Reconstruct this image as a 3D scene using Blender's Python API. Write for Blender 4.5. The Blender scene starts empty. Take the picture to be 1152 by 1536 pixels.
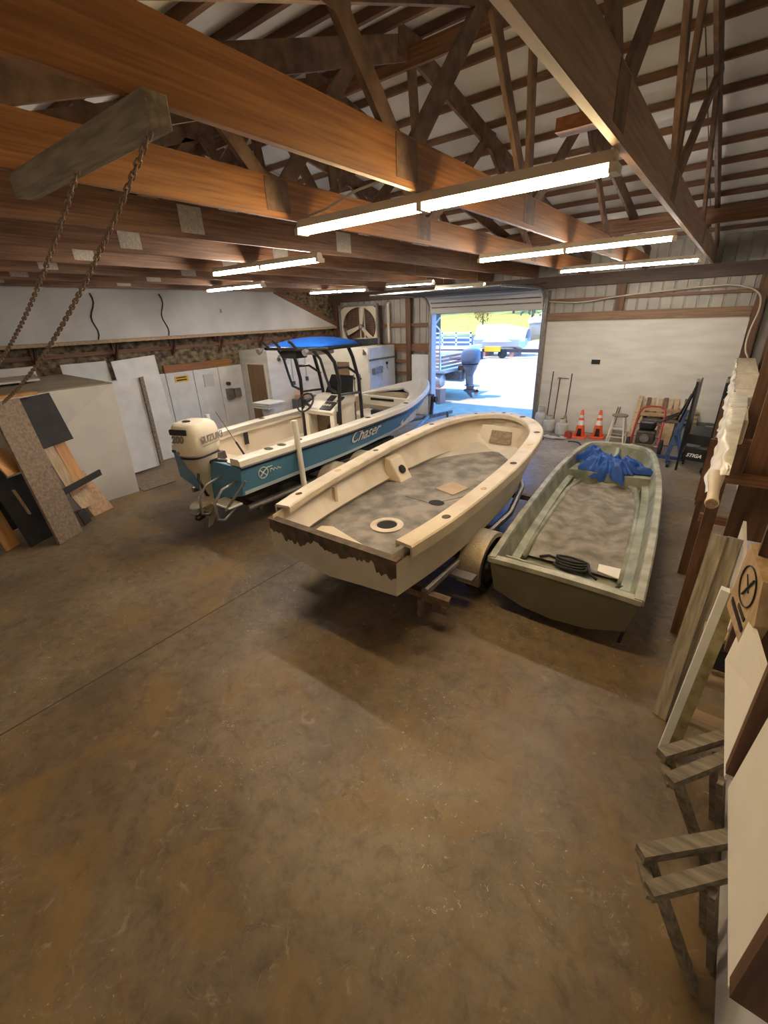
import bpy, math, random
import numpy as np
from mathutils import Vector, Matrix
random.seed(7)
SC = bpy.context.scene
COL = SC.collection

# ------------------------------------------------------------------ camera, world, sun, exposure
cam_d = bpy.data.cameras.new('camera')
cam = bpy.data.objects.new('camera', cam_d); COL.objects.link(cam)
def cam_axes(yaw, pitch, roll):
    cy, sy, cp, sp = math.cos(yaw), math.sin(yaw), math.cos(pitch), math.sin(pitch)
    f = Vector((-sy*cp, cy*cp, -sp)); r = Vector((cy, sy, 0)); d = f.cross(r)
    c, s = math.cos(roll), math.sin(roll)
    return c*r+s*d, -s*r+c*d, f
_r, _d, _f = cam_axes(.656343, .419217, .040937)
cam.matrix_world = Matrix((( _r.x, -_d.x, -_f.x, 0), (_r.y, -_d.y, -_f.y, 0), (_r.z, -_d.z, -_f.z, 3.0), (0, 0, 0, 1)))
cam_d.sensor_fit = 'VERTICAL'; cam_d.sensor_height = 36.0
cam_d.lens = 655.8/1536*36.0
cam_d.clip_start = .05; cam_d.clip_end = 400
SC.camera = cam

world = bpy.data.worlds.new('sky'); SC.world = world; world.use_nodes = True
wn = world.node_tree.nodes; bg = wn['Background']
bg.inputs['Color'].default_value = (.08, .34, 1.0, 1); bg.inputs['Strength'].default_value = 1.8
sun_d = bpy.data.lights.new('sun', 'SUN'); sun_d.energy = 2.3; sun_d.angle = .009; sun_d.color = (1, .76, .45)
sun = bpy.data.objects.new('sun', sun_d); COL.objects.link(sun)
sun.rotation_euler = Vector((-.38, -.42, 1)).to_track_quat('Z', 'Y').to_euler()
SC.view_settings.view_transform = 'Standard'; SC.view_settings.look = 'None'
SC.view_settings.gamma = 1; SC.view_settings.use_curve_mapping = False
SC.view_settings.exposure = 1.5
LAMP_WARM = (1.0, .74, .38); LAMP_COOL = (1.0, .91, .79)
LAMP_POWER = 34.0

# ------------------------------------------------------------------ materials
def mat(name, col, rough=.6, metal=0., col2=None, scale=4., stretch=(1, 1, 1), bump=0., bscale=None, emit=None, espow=0., detail=6., contrast=(.35, .65), spec=None):
    m = bpy.data.materials.new(name); m.use_nodes = True
    nt = m.node_tree; b = nt.nodes['Principled BSDF']
    b.inputs['Base Color'].default_value = (*col, 1); b.inputs['Roughness'].default_value = rough; b.inputs['Metallic'].default_value = metal
    if spec is not None: b.inputs['Specular IOR Level'].default_value = spec
    if emit:
        b.inputs['Emission Color'].default_value = (*emit, 1); b.inputs['Emission Strength'].default_value = espow
    if col2 or bump:
        tc = nt.nodes.new('ShaderNodeTexCoord'); mp = nt.nodes.new('ShaderNodeMapping'); mp.inputs['Scale'].default_value = stretch
        nt.links.new(tc.outputs['Object'], mp.inputs['Vector'])
        ns = nt.nodes.new('ShaderNodeTexNoise'); ns.inputs['Scale'].default_value = scale; ns.inputs['Detail'].default_value = detail
        nt.links.new(mp.outputs['Vector'], ns.inputs['Vector'])
        if col2:
            cr = nt.nodes.new('ShaderNodeValToRGB')
            cr.color_ramp.elements[0].position = contrast[0]; cr.color_ramp.elements[0].color = (*col, 1)
            cr.color_ramp.elements[1].position = contrast[1]; cr.color_ramp.elements[1].color = (*col2, 1)
            nt.links.new(ns.outputs['Fac'], cr.inputs['Fac']); nt.links.new(cr.outputs['Color'], b.inputs['Base Color'])
        if bump:
            n2 = ns
            if bscale:
                n2 = nt.nodes.new('ShaderNodeTexNoise'); n2.inputs['Scale'].default_value = bscale; n2.inputs['Detail'].default_value = 4
                nt.links.new(mp.outputs['Vector'], n2.inputs['Vector'])
            bp = nt.nodes.new('ShaderNodeBump'); bp.inputs['Strength'].default_value = bump; bp.inputs['Distance'].default_value = .02
            nt.links.new(n2.outputs['Fac'], bp.inputs['Height']); nt.links.new(bp.outputs['Normal'], b.inputs['Normal'])
    return m

def floor_material():
    m = bpy.data.materials.new('stained_concrete'); m.use_nodes = True
    nt = m.node_tree; N = nt.nodes; L = nt.links; b = N['Principled BSDF']
    tc = N.new('ShaderNodeTexCoord')
    def noise(sc, det=6, dist=0., rough=.55):
        n = N.new('ShaderNodeTexNoise'); n.inputs['Scale'].default_value = sc; n.inputs['Detail'].default_value = det
        n.inputs['Distortion'].default_value = dist; n.inputs['Roughness'].default_value = rough
        L.new(tc.outputs['Object'], n.inputs['Vector']); return n.outputs['Fac']
    def ramp(fac, stops):
        r = N.new('ShaderNodeValToRGB'); e = r.color_ramp.elements
        while len(e) < len(stops): e.new(.5)
        for el, (p, c) in zip(e, stops): el.position = p; el.color = (*c, 1) if len(c) == 3 else c
        L.new(fac, r.inputs['Fac']); return r.outputs['Color']
    def mix(f, a, c, mode='MIX'):
        x = N.new('ShaderNodeMix'); x.data_type = 'RGBA'; x.blend_type = mode
        if isinstance(f, float): x.inputs[0].default_value = f
        else: L.new(f, x.inputs[0])
        L.new(a, x.inputs[6])
        if isinstance(c, tuple): x.inputs[7].default_value = (*c, 1)
        else: L.new(c, x.inputs[7])
        return x.outputs[2]
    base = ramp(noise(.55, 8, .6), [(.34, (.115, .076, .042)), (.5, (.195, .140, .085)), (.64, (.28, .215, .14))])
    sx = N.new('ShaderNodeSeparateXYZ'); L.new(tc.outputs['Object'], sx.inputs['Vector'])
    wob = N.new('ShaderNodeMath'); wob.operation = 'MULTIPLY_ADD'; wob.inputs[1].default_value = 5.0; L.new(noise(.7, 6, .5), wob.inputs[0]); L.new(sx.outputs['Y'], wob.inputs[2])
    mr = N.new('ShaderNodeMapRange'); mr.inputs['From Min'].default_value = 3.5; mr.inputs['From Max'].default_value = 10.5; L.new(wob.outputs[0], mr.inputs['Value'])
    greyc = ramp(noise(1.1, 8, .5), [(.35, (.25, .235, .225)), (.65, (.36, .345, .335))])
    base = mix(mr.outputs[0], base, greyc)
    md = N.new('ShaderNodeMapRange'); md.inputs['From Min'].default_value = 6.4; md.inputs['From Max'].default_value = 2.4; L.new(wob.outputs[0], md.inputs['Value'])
    near_shade = N.new('ShaderNodeMath'); near_shade.operation = 'MULTIPLY'; near_shade.inputs[1].default_value = .50; L.new(md.outputs[0], near_shade.inputs[0])
    base = mix(near_shade.outputs[0], base, ramp(noise(.8, 8, .6), [(.35, (.085, .055, .030)), (.65, (.15, .10, .058))]))  # light falloff towards the viewer, painted into the floor colour
    fine = ramp(noise(7, 12, .4, .75), [(.33, (.55, .53, .50)), (.50, (.95, .95, .95)), (.67, (1.18, 1.17, 1.15))])
    c = mix(1.0, base, fine, 'MULTIPLY')
    ochre = ramp(noise(.9, 9, 1.2, .65), [(.50, (0, 0, 0)), (.62, (.65, .65, .65))])
    c = mix(ochre, c, (.205, .122, .036))
    dark = ramp(noise(1.7, 10, .8, .7), [(.60, (0, 0, 0)), (.72, (.65, .65, .65))])
    c = mix(dark, c, (.065, .050, .036))
    mott = ramp(noise(3.6, 13, .9, .8), [(.54, (0, 0, 0)), (.61, (.62, .62, .62))])
    mwhere = ramp(noise(.6, 5, .4), [(.44, (0, 0, 0)), (.56, (1, 1, 1))])
    c = mix(mix(1.0, mott, mwhere, 'MULTIPLY'), c, (.085, .052, .028))
    pale = ramp(noise(5.2, 13, 1.2, .8), [(.57, (0, 0, 0)), (.66, (.5, .5, .5))])
    c = mix(pale, c, (.36, .285, .19))
    speck = ramp(noise(22, 12, 2.0, .75), [(.61, (0, 0, 0)), (.635, (1, 1, 1))])
    where = ramp(noise(.8, 4), [(.46, (0, 0, 0)), (.56, (.9, .9, .9))])
    sp = mix(1.0, speck, where, 'MULTIPLY')
    c = mix(sp, c, (.55, .48, .37))
    L.new(c, b.inputs['Base Color'])
    rr = mix(mr.outputs[0], ramp(noise(1.3, 6), [(.35, (.42, .42, .42)), (.65, (.62, .62, .62))]), ramp(noise(1.3, 6), [(.35, (.26, .26, .26)), (.65, (.40, .40, .40))])); L.new(rr, b.inputs['Roughness'])
    bp = N.new('ShaderNodeBump'); bp.inputs['Strength'].default_value = .25; bp.inputs['Distance'].default_value = .01
    L.new(noise(14, 8, 0, .7), bp.inputs['Height']); L.new(bp.outputs['Normal'], b.inputs['Normal'])
    return m

M = {}
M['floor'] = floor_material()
M['seam'] = mat('seam', (.06, .045, .03), .8)
W1, W2 = (.115, .048, .021), (.23, .112, .053)
M['wood_y'] = mat('brown_timber_y', W1, .55, col2=W2, scale=5, stretch=(3, .35, 9), bump=.15)
M['wood_x'] = mat('brown_timber_x', W1, .55, col2=W2, scale=5, stretch=(.35, 3, 9), bump=.15)
M['wood_z'] = mat('brown_timber_z', (.075, .032, .015), .6, col2=(.16, .075, .035), scale=5, stretch=(5, 5, .4), bump=.15)
M['wood_orange'] = mat('orange_timber', (.20, .078, .020), .5, col2=(.34, .145, .042), scale=5, stretch=(3, .3, 9), bump=.1)
M['wood_dark'] = mat('dark_timber', (.055, .032, .022), .65, col2=(.10, .06, .04), scale=5, stretch=(.35, 3, 9))
M['board_brown'] = mat('brown_board', (.17, .095, .05), .6, col2=(.27, .16, .09), scale=5, stretch=(.4, 3, 9))
M['wood_tan_lit'] = mat('tan_timber_lit', (.22, .135, .085), .55, col2=(.36, .23, .15), scale=5, stretch=(3, .3, 9), bump=.1)  # first truss: tan timber, lightened further in place of light from the right
M['wood_web'] = mat('web_timber', (.105, .058, .034), .65, col2=(.21, .125, .076), scale=4, stretch=(5, 2, 2), bump=.15)
M['purlin'] = mat('purlin_timber', (.11, .05, .028), .7, col2=(.19, .10, .055), scale=5, stretch=(.4, 4, 4))
M['grey_wood'] = mat('grey_wood', (.14, .11, .075), .8, col2=(.27, .225, .165), scale=6, stretch=(.6, 5, 5), bump=.3)
M['pale_wood'] = mat('pale_wood', (.36, .24, .13), .6, col2=(.50, .36, .21), scale=5, stretch=(6, 6, .6), bump=.1)
M['pale_wood_x'] = mat('pale_wood_x', (.34, .22, .12), .6, col2=(.48, .34, .20), scale=5, stretch=(.6, 6, 6), bump=.1)
M['weathered'] = mat('weathered_plank', (.26, .22, .165), .8, col2=(.42, .37, .29), scale=5, stretch=(9, .8, .8), bump=.4)
M['mossy'] = mat('mossy_wood', (.16, .13, .05), .85, col2=(.36, .30, .17), scale=9, bump=.4)
M['plate'] = mat('galvanized_plate', (.48, .43, .36), .5, .4, col2=(.36, .30, .24), scale=40)
M['roof'] = mat('roof_board', (.60, .59, .57), .7, col2=(.72, .71, .69), scale=2.2, stretch=(1, .6, 1))
M['roof_line'] = mat('roof_joint', (.07, .06, .055), .8)
M['white_wall'] = mat('white_plywood', (.58, .55, .50), .6, col2=(.68, .65, .60), scale=2.5, stretch=(.5, .5, 2.5), bump=.05)
M['white_band'] = mat('white_band', (.50, .49, .475), .6, col2=(.60, .59, .57), scale=1.3)
M['white_sheet'] = mat('white_sheet', (.70, .65, .57), .6, col2=(.78, .73, .65), scale=2.2)
M['cool_sheet'] = mat('cool_white_sheet', (.62, .62, .60), .55, col2=(.74, .74, .72), scale=3)
M['crate_top'] = mat('crate_top', (.25, .20, .14), .8, col2=(.34, .28, .21), scale=3)
M['corrugated'] = mat('corrugated_metal', (.30, .275, .24), .5, .1, col2=(.38, .35, .31), scale=3)
M['insulation'] = mat('old_insulation', (.05, .036, .02), .9, col2=(.27, .205, .12), scale=5.5, stretch=(1, 1.4, 1.8), bump=1., detail=9)
M['gray_hard'] = mat('grey_laminate', (.12, .13, .14), .5)
M['door_brown'] = mat('brown_door', (.20, .115, .055), .55, col2=(.25, .15, .075), scale=3, stretch=(3, 3, .4))
M['door_white'] = mat('overhead_white', (.60, .58, .54), .45)
M['steel'] = mat('steel', (.35, .34, .33), .4, .7, col2=(.24, .23, .22), scale=12)
M['galv'] = mat('galvanized_steel', (.33, .30, .27), .45, .75, col2=(.22, .20, .18), scale=9)
M['dark_steel'] = mat('dark_steel', (.06, .05, .045), .55, .5, col2=(.11, .085, .07), scale=10)
M['rust_steel'] = mat('rusty_steel', (.12, .075, .05), .7, .4, col2=(.22, .15, .10), scale=12)
M['black'] = mat('black_paint', (.012, .012, .013), .35)
M['black_matte'] = mat('black_matte', (.02, .02, .022), .7)
M['black_sheet'] = mat('black_sheet', (.020, .018, .015), .85, col2=(.034, .030, .025), scale=4)
M['rubber'] = mat('rubber', (.018, .018, .018), .75)
M['tread'] = mat('diamond_plate', (.50, .42, .32), .38, .85, bump=.6, scale=60)
M['tube'] = mat('fluorescent_tube', (1, 1, 1), .4, emit=LAMP_COOL, espow=LAMP_POWER)
M['tube_bright'] = mat('bright_fluorescent_tube', (1, 1, 1), .4, emit=LAMP_COOL, espow=LAMP_POWER*1.7)
M['tube_warm'] = mat('yellow_fluorescent_tube', (1, 1, 1), .4, emit=LAMP_WARM, espow=LAMP_POWER*1.0)
M['lamp_body'] = mat('lamp_body', (.55, .48, .38), .5)
M['chain'] = mat('rusty_chain', (.20, .13, .085), .55, .6, col2=(.30, .22, .16), scale=30)
# boats
M['gel_white'] = mat('white_gelcoat', (.74, .68, .58), .32, col2=(.78, .73, .64), scale=2)
M['gel_inner'] = mat('cream_gelcoat', (.60, .50, .37), .4, col2=(.66, .57, .44), scale=2)
M['blue_hull'] = mat('blue_gelcoat', (.085, .225, .36), .22, col2=(.095, .245, .39), scale=1.5)
M['bottom_paint'] = mat('dark_bottom_paint', (.028, .030, .034), .7)
M['light_stripe'] = mat('pale_stripe', (.45, .58, .62), .35)
M['letter_white'] = mat('white_lettering', (.85, .84, .80), .4)
M['letter_black'] = mat('black_lettering', (.012, .011, .012), .4)
M['letter_gray'] = mat('grey_lettering', (.22, .19, .16), .4)
M['canvas'] = mat('blue_canvas', (.006, .075, .40), .9, col2=(.008, .10, .48), scale=3, bump=.1, spec=.15)
M['tarp'] = mat('blue_tarp', (.004, .045, .22), .5, col2=(.006, .075, .32), scale=6, bump=.3)
M['motor_white'] = mat('motor_white', (.72, .63, .49), .25)
M['motor_gray'] = mat('motor_gray', (.50, .44, .35), .35)
M['hull_bare'] = mat('cream_hull_paint', (.43, .375, .295), .5, col2=(.52, .46, .37), scale=2.5, bump=.03)
M['cap_cream'] = mat('cream_cap', (.46, .375, .265), .45, col2=(.57, .49, .375), scale=3, contrast=(.3, .55))
M['deck_gray'] = mat('worn_grey_deck', (.115, .10, .085), .75, col2=(.25, .22, .185), scale=4, bump=.2, detail=12, contrast=(.38,.62))
M['exposed_wood'] = mat('stripped_transom', (.055, .036, .022), .85, col2=(.12, .08, .05), scale=9, bump=.3)
M['rust_stain'] = mat('rust_stain', (.42, .24, .09), .6, col2=(.55, .38, .20), scale=20)
M['hole'] = mat('dark_void', (.012, .010, .008), .9)
M['hatch_wood'] = mat('hatch_panel', (.32, .22, .14), .6, col2=(.40, .28, .18), scale=4)
M['skiff_green'] = mat('sage_green_fibreglass', (.15, .155, .10), .55, col2=(.31, .315, .235), scale=3.5, detail=9, bump=.1)
M['skiff_rim'] = mat('worn_green_rim', (.22, .215, .15), .5, col2=(.42, .41, .33), scale=5, detail=9)
M['skiff_out'] = mat('olive_hull', (.085, .077, .046), .5, col2=(.12, .108, .068), scale=2)
M['carpet'] = mat('matted_carpet', (.15, .125, .095), .95, col2=(.30, .265, .22), scale=5, bump=.45, bscale=40, detail=12)
# small things
M['cone_orange'] = mat('cone_orange', (.75, .09, .02), .5)
M['cone_white'] = mat('cone_white', (.75, .72, .68), .4)
M['tank'] = mat('propane_grey', (.42, .41, .38), .45, col2=(.50, .49, .46), scale=8)
M['red'] = mat('red_paint', (.32, .03, .025), .45)
M['navy'] = mat('blue_steel', (.035, .07, .17), .45, .3)
M['yellow'] = mat('yellow_sign', (.80, .50, .03), .5)
M['straw'] = mat('straw', (.30, .22, .11), .9)
M['rope'] = mat('white_rope', (.55, .52, .46), .8)
M['paper'] = mat('paper', (.78, .73, .65), .7)
M['plastic'] = mat('plastic_film', (.60, .55, .44), .25, col2=(.72, .67, .56), scale=7, bump=.9)
M['foam'] = mat('wrapped_foam', (.46, .37, .25), .6, col2=(.58, .48, .34), scale=3, stretch=(6, .5, 6))
M['osb'] = mat('particle_board', (.16, .11, .07), .8, col2=(.27, .20, .135), scale=26, detail=10)
M['osb2'] = mat('chip_board', (.36, .20, .11), .8, col2=(.52, .34, .20), scale=22, detail=8)
M['plywood_orange'] = mat('orange_plywood', (.46, .21, .06), .6, col2=(.56, .29, .10), scale=3, stretch=(4, 4, .5))
M['glass_dark'] = mat('dark_acrylic', (.05, .052, .055), .08)
# outdoors
M['gravel'] = mat('tan_gravel', (.48, .36, .22), .95, col2=(.60, .46, .30), scale=3, bump=.3, detail=10)
M['lawn'] = mat('autumn_lawn', (.38, .33, .03), .95, col2=(.50, .40, .05), scale=.6)
M['shrink'] = mat('white_cover', (.80, .80, .80), .5)
M['out_gray'] = mat('grey_outboard', (.14, .17, .22), .3)
M['out_beige'] = mat('beige_hull', (.42, .36, .24), .4)
M['alu'] = mat('bare_aluminium', (.60, .60, .60), .35, .6)
M['brick'] = mat('faded_red_wood', (.48, .24, .17), .8)
M['trunk'] = mat('bark', (.12, .085, .06), .9)
M['leaf_orange'] = mat('orange_leaves', (.48, .19, .03), .8, col2=(.55, .32, .05), scale=3)
M['leaf_green'] = mat('yellow_green_leaves', (.26, .30, .05), .8, col2=(.45, .40, .08), scale=3)
M['leaf_gray'] = mat('grey_twigs', (.20, .17, .14), .9, col2=(.30, .25, .2), scale=5)

# ------------------------------------------------------------------ mesh helpers
ORG = {}
class MB:
    def __init__(s): s.v = []; s.f = []
    def add(s, vs, fs):
        o = len(s.v); s.v += [Vector(p) for p in vs]; s.f += [tuple(i+o for i in f) for f in fs]; return s
    def box(s, a, b):                                   # two opposite corners
        x0, y0, z0 = a; x1, y1, z1 = b
        return s.add([(x0,y0,z0),(x1,y0,z0),(x1,y1,z0),(x0,y1,z0),(x0,y0,z1),(x1,y0,z1),(x1,y1,z1),(x0,y1,z1)],
                     [(0,3,2,1),(4,5,6,7),(0,1,5,4),(1,2,6,5),(2,3,7,6),(3,0,4,7)])
    def beam(s, p, q, w, h, up=(0,0,1), ext=0.):        # rectangular bar, w sideways, h along up
        p, q = Vector(p), Vector(q); d = (q-p).normalized(); p -= d*ext; q += d*ext
        u = Vector(up); side = d.cross(u)
        if side.length < 1e-4: side = d.cross(Vector((1,0,0)))
        side.normalize(); u = side.cross(d).normalized()
        a, b = side*w/2, u*h/2
        return s.add([p-a-b,p+a-b,p+a+b,p-a+b,q-a-b,q+a-b,q+a+b,q-a+b],[(0,3,2,1),(4,5,6,7),(0,1,5,4),(1,2,6,5),(2,3,7,6),(3,0,4,7)])
    def slab(s, quad, t):                               # four corners, thickness t along the normal
        q = [Vector(p) for p in quad]; n = (q[1]-q[0]).cross(q[3]-q[0]).normalized()*t
        return s.prism(q, n)
    def prism(s, poly, vec):
        q = [Vector(p) for p in poly]; vec = Vector(vec); k = len(q)
        return s.add(q+[p+vec for p in q], [tuple(range(k-1,-1,-1)), tuple(range(k,2*k))]+[(i,(i+1)%k,(i+1)%k+k,i+k) for i in range(k)])
    def loft(s, rings, closed=True, caps=True):
        k = len(rings[0]); o = len(s.v)
        for r in rings: s.v += [Vector(p) for p in r]
        for i in range(len(rings)-1):
            for j in range(k if closed else k-1):
                a = o+i*k+j; b = o+i*k+(j+1)%k
                s.f.append((a, b, b+k, a+k))
        if caps and closed:
            s.f.append(tuple(o+j for j in range(k-1,-1,-1))); s.f.append(tuple(o+(len(rings)-1)*k+j for j in range(k)))
        return s
    def tube(s, path, r, n=8, closed=False, caps=True):
        P = [Vector(p) for p in path]; rings = []; m = len(P)
        prev = None
        for i in range(m):
            if closed: t = P[(i+1)%m]-P[i-1]
            else: t = P[min(i+1,m-1)]-P[max(i-1,0)]
            t.normalize()
            if prev is None:
                a = t.cross(Vector((0,0,1)))
                if a.length < .1: a = t.cross(Vector((1,0,0)))
            else: a = prev-t*prev.dot(t)
            a.normalize(); prev = a; b = t.cross(a)
            rr = r[i] if isinstance(r,(list,tuple)) else r
            rings.append([P[i]+(a*math.cos(2*math.pi*j/n)+b*math.sin(2*math.pi*j/n))*rr for j in range(n)])
        if closed: rings.append(rings[0]); caps = False
        return s.loft(rings, True, caps)
    def lathe(s, prof, c, axis=(0,0,1), n=20, sx=1., sy=1.):
        ax = Vector(axis).normalized(); a = ax.cross(Vector((0,0,1)))
        if a.length < .1: a = Vector((1,0,0))
        a.normalize(); b = ax.cross(a); c = Vector(c)
        return s.loft([[c+ax*h+(a*math.cos(2*math.pi*j/n)*sx+b*math.sin(2*math.pi*j/n)*sy)*max(r,1e-4) for j in range(n)] for r,h in prof], True, True)
    def grid(s, fn, nu, nv):
        o = len(s.v)
        for i in range(nu+1):
            for j in range(nv+1): s.v.append(Vector(fn(i/nu, j/nv)))
        for i in range(nu):
            for j in range(nv):
                a = o+i*(nv+1)+j; s.f.append((a, a+1, a+nv+2, a+nv+1))
        return s
    def bounds(s):
        v = np.array([tuple(p) for p in s.v]); return v.min(0), v.max(0)
    def build(s, name, m, parent=None, smooth=False, bevel=0., label=None, local=False):
        me = bpy.data.meshes.new(name)
        if parent is not None: o0 = Vector((0,0,0)) if local else ORG[parent.name]
        else:
            lo, hi = s.bounds(); o0 = Vector(((lo[0]+hi[0])/2, (lo[1]+hi[1])/2, lo[2]))
        me.from_pydata([tuple(p-o0) for p in s.v], [], s.f); me.materials.append(m)
        ob = bpy.data.objects.new(name, me); COL.objects.link(ob)
        import bmesh
        b = bmesh.new(); b.from_mesh(me); bmesh.ops.recalc_face_normals(b, faces=b.faces); b.to_mesh(me); b.free()
        if smooth:
            for p in me.polygons: p.use_smooth = True
            if smooth == 'auto':
                me.set_sharp_from_angle(angle=math.radians(38))
        if bevel:
            md = ob.modifiers.new('bevel', 'BEVEL'); md.width = bevel; md.segments = 2; md.limit_method = 'ANGLE'
        if parent is not None: ob.parent = parent; ORG[ob.name] = o0
        else: ob.location = o0; ORG[ob.name] = o0.copy()
        if label: ob['label'] = label
        return ob
def thing(name, label, cat, loc, group=None, rot=0.):
    o = bpy.data.objects.new(name, None); COL.objects.link(o); o.location = loc; o.rotation_euler = (0,0,rot); o.empty_display_size = .1
    o['label'] = label; o['category'] = cat
    if group: o['group'] = group
    ORG[o.name] = Vector(loc); return o
def tag(o, label, cat, group=None, kind=None):
    o['label'] = label; o['category'] = cat
    if group: o['group'] = group
    if kind: o['kind'] = kind
    return o
def struct(name, mb, m, label=None, **k):
    o = mb.build(name, m, **k); o['kind'] = 'structure'
    o['label'] = label or name.replace('_', ' '); o['category'] = name.split('_')[0]
    return o
def copy_tree(o, parent=None):
    c = o.copy(); COL.objects.link(c)
    if parent is not None: c.parent = parent
    ORG[c.name] = ORG[o.name].copy()
    for ch in list(o.children): copy_tree(ch, c)
    return c
def pchip(xs, ys):
    xs = np.array(xs, float); ys = np.array(ys, float); h = np.diff(xs); d = np.diff(ys)/h
    m = np.zeros_like(ys); m[0] = d[0]; m[-1] = d[-1]
    for i in range(1, len(xs)-1): m[i] = 0 if d[i-1]*d[i] <= 0 else 2*d[i-1]*d[i]/(d[i-1]+d[i])
    def f(x):
        x = min(max(x, xs[0]), xs[-1]); i = min(int(np.searchsorted(xs, x, 'right')-1), len(h)-1); t = (x-xs[i])/h[i]
        return float((2*t**3-3*t*t+1)*ys[i]+(t**3-2*t*t+t)*h[i]*m[i]+(-2*t**3+3*t*t)*ys[i+1]+(t**3-t*t)*h[i]*m[i+1])
    return f
def soft(path, k=3):
    P = [Vector(p) for p in path]
    for _ in range(k):
        Q = [P[0]]
        for a, b in zip(P, P[1:]): Q += [a.lerp(b,.25), a.lerp(b,.75)]
        P = Q+[P[-1]]
    return P
def text_mb(txt, fn, shear=0., bold=0., depth=.003):
    """lettering as real geometry: fn(u, v, w) maps letter-plane coordinates (u 0..1 over the width, v in the same unit) into the world"""
    cu = bpy.data.curves.new('lettering', 'FONT'); cu.body = txt; cu.shear = shear; cu.offset = bold; cu.resolution_u = 3
    ob = bpy.data.objects.new('lettering', cu); COL.objects.link(ob)
    dg = bpy.context.evaluated_depsgraph_get(); me = ob.evaluated_get(dg).to_mesh()
    v = [p.co.copy() for p in me.vertices]; f = [tuple(p.vertices) for p in me.polygons]
    ob.to_mesh_clear(); bpy.data.objects.remove(ob); bpy.data.curves.remove(cu)
    x0 = min(p.x for p in v); x1 = max(p.x for p in v); y0 = min(p.y for p in v); w = x1-x0
    mb = MB(); n = len(v)
    top = [fn((p.x-x0)/w, (p.y-y0)/w, depth) for p in v]
    mb.add(top, f)
    from collections import Counter
    cnt = Counter()
    for q in f:
        for i in range(len(q)): cnt[(q[i], q[(i+1)%len(q)])] += 1
    edges = [e for e in cnt if (e[1], e[0]) not in cnt]
    bot = [fn((p.x-x0)/w, (p.y-y0)/w, 0.) for p in v]
    o = len(mb.v); mb.v += [Vector(p) for p in bot]
    mb.f += [(a, b, b+o, a+o) for a, b in edges]
    return mb
def plane_map(p0, right, up, width, n):
    p0, r, u, n = Vector(p0), Vector(right).normalized(), Vector(up).normalized(), Vector(n).normalized()
    return lambda a, b, w: p0+r*(a*width)+u*(b*width)+n*w

XL, XR, YN, YF = -11.5, .6, -.6, 12.45
ZC = 3.75                                                # underside of the bottom chords
RIDGE_Y, RIDGE_Z, EAVE_Z = 4.8, 5.60, 4.28
def roof_z(y): return RIDGE_Z-(y-RIDGE_Y)*(RIDGE_Z-EAVE_Z)/(YF-RIDGE_Y) if y > RIDGE_Y else RIDGE_Z-(RIDGE_Y-y)*.345

# ------------------------------------------------------------------ the setting
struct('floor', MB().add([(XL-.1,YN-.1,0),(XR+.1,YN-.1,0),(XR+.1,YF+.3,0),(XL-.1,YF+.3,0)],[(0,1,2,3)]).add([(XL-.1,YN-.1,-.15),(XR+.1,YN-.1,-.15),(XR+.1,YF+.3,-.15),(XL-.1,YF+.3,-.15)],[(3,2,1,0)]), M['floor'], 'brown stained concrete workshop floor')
struct('trim_1', MB().box((-4.115,-.5,.0),(-4.10,12.3,.002)), M['seam'], 'dark saw-cut joint running along the concrete floor')
yk = -.75
far_roof = MB().prism([(XL-.2,RIDGE_Y,RIDGE_Z),(XL-.2,YF+.5,roof_z(YF+.5)),(XR+.3,YF+.5,roof_z(YF+.5)),(XR+.3,RIDGE_Y,RIDGE_Z)],(0,0,.05))
near_roof = MB().prism([(XL-.2,yk,roof_z(yk)),(XL-.2,RIDGE_Y,RIDGE_Z),(XR+.3,RIDGE_Y,RIDGE_Z),(XR+.3,yk,roof_z(yk))],(0,0,.05))
struct('ceiling_far', far_roof, M['roof'], 'white board roof lining sloping down to the open overhead door')
struct('ceiling_near', near_roof, M['roof'], 'white board roof lining on the near slope')
# board joints on the lining
jl = MB()
for x in np.arange(XL+.9, XR, 1.22):
    jl.add([(x-.006,RIDGE_Y,RIDGE_Z-.003),(x+.006,RIDGE_Y,RIDGE_Z-.003),(x+.006,YF,roof_z(YF)-.003),(x-.006,YF,roof_z(YF)-.003)],[(0,1,2,3)])
struct('trim_2', jl, M['roof_line'], 'dark joints between the roof lining boards')
# far wall: corrugated skin with the doorway cut out
DX0, DX1, DZ = -7.40, -4.06, 3.02
def corr(mb, x0, x1, z0, z1, y, pitch=.23):
    n = max(1, int((x1-x0)/pitch)); dx = (x1-x0)/n
    prof = []
    for i in range(n):
        a = x0+i*dx; prof += [(a, 0), (a+dx*.80, 0), (a+dx*.86, .022), (a+dx*.94, .022)]
    prof.append((x1, 0))
    mb.loft([[(px, y+d, z0) for px, d in prof], [(px, y+d, z1) for px, d in prof]], False)
sk = MB(); corr(sk, XL, DX0, 0, 4.3, YF+.03); corr(sk, DX1, XR, 0, 4.3, YF+.03); corr(sk, DX0, DX1, DZ, 4.3, YF+.03)
sk.box((XL-.1,YF+.06,0),(DX0,YF+.09,4.35)); sk.box((DX1,YF+.06,0),(XR+.1,YF+.09,4.35)); sk.box((DX0,YF+.06,DZ+.15),(DX1,YF+.09,4.35))
struct('wall_far', sk, M['corrugated'], 'ribbed pale metal skin of the far wall')
lw = MB().box((XL-.12,YN-.1,0),(XL,YF+.1,3.9)).prism([(XL-.12,YN-.1,3.9),(XL-.12,YF+.1,3.9),(XL-.12,YF+.1,4.4),(XL-.12,RIDGE_Y,5.75),(XL-.12,YN-.1,3.95)],(.12,0,0))
struct('wall_left', lw, M['insulation'], 'left gable wall with old dark insulation showing')
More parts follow.
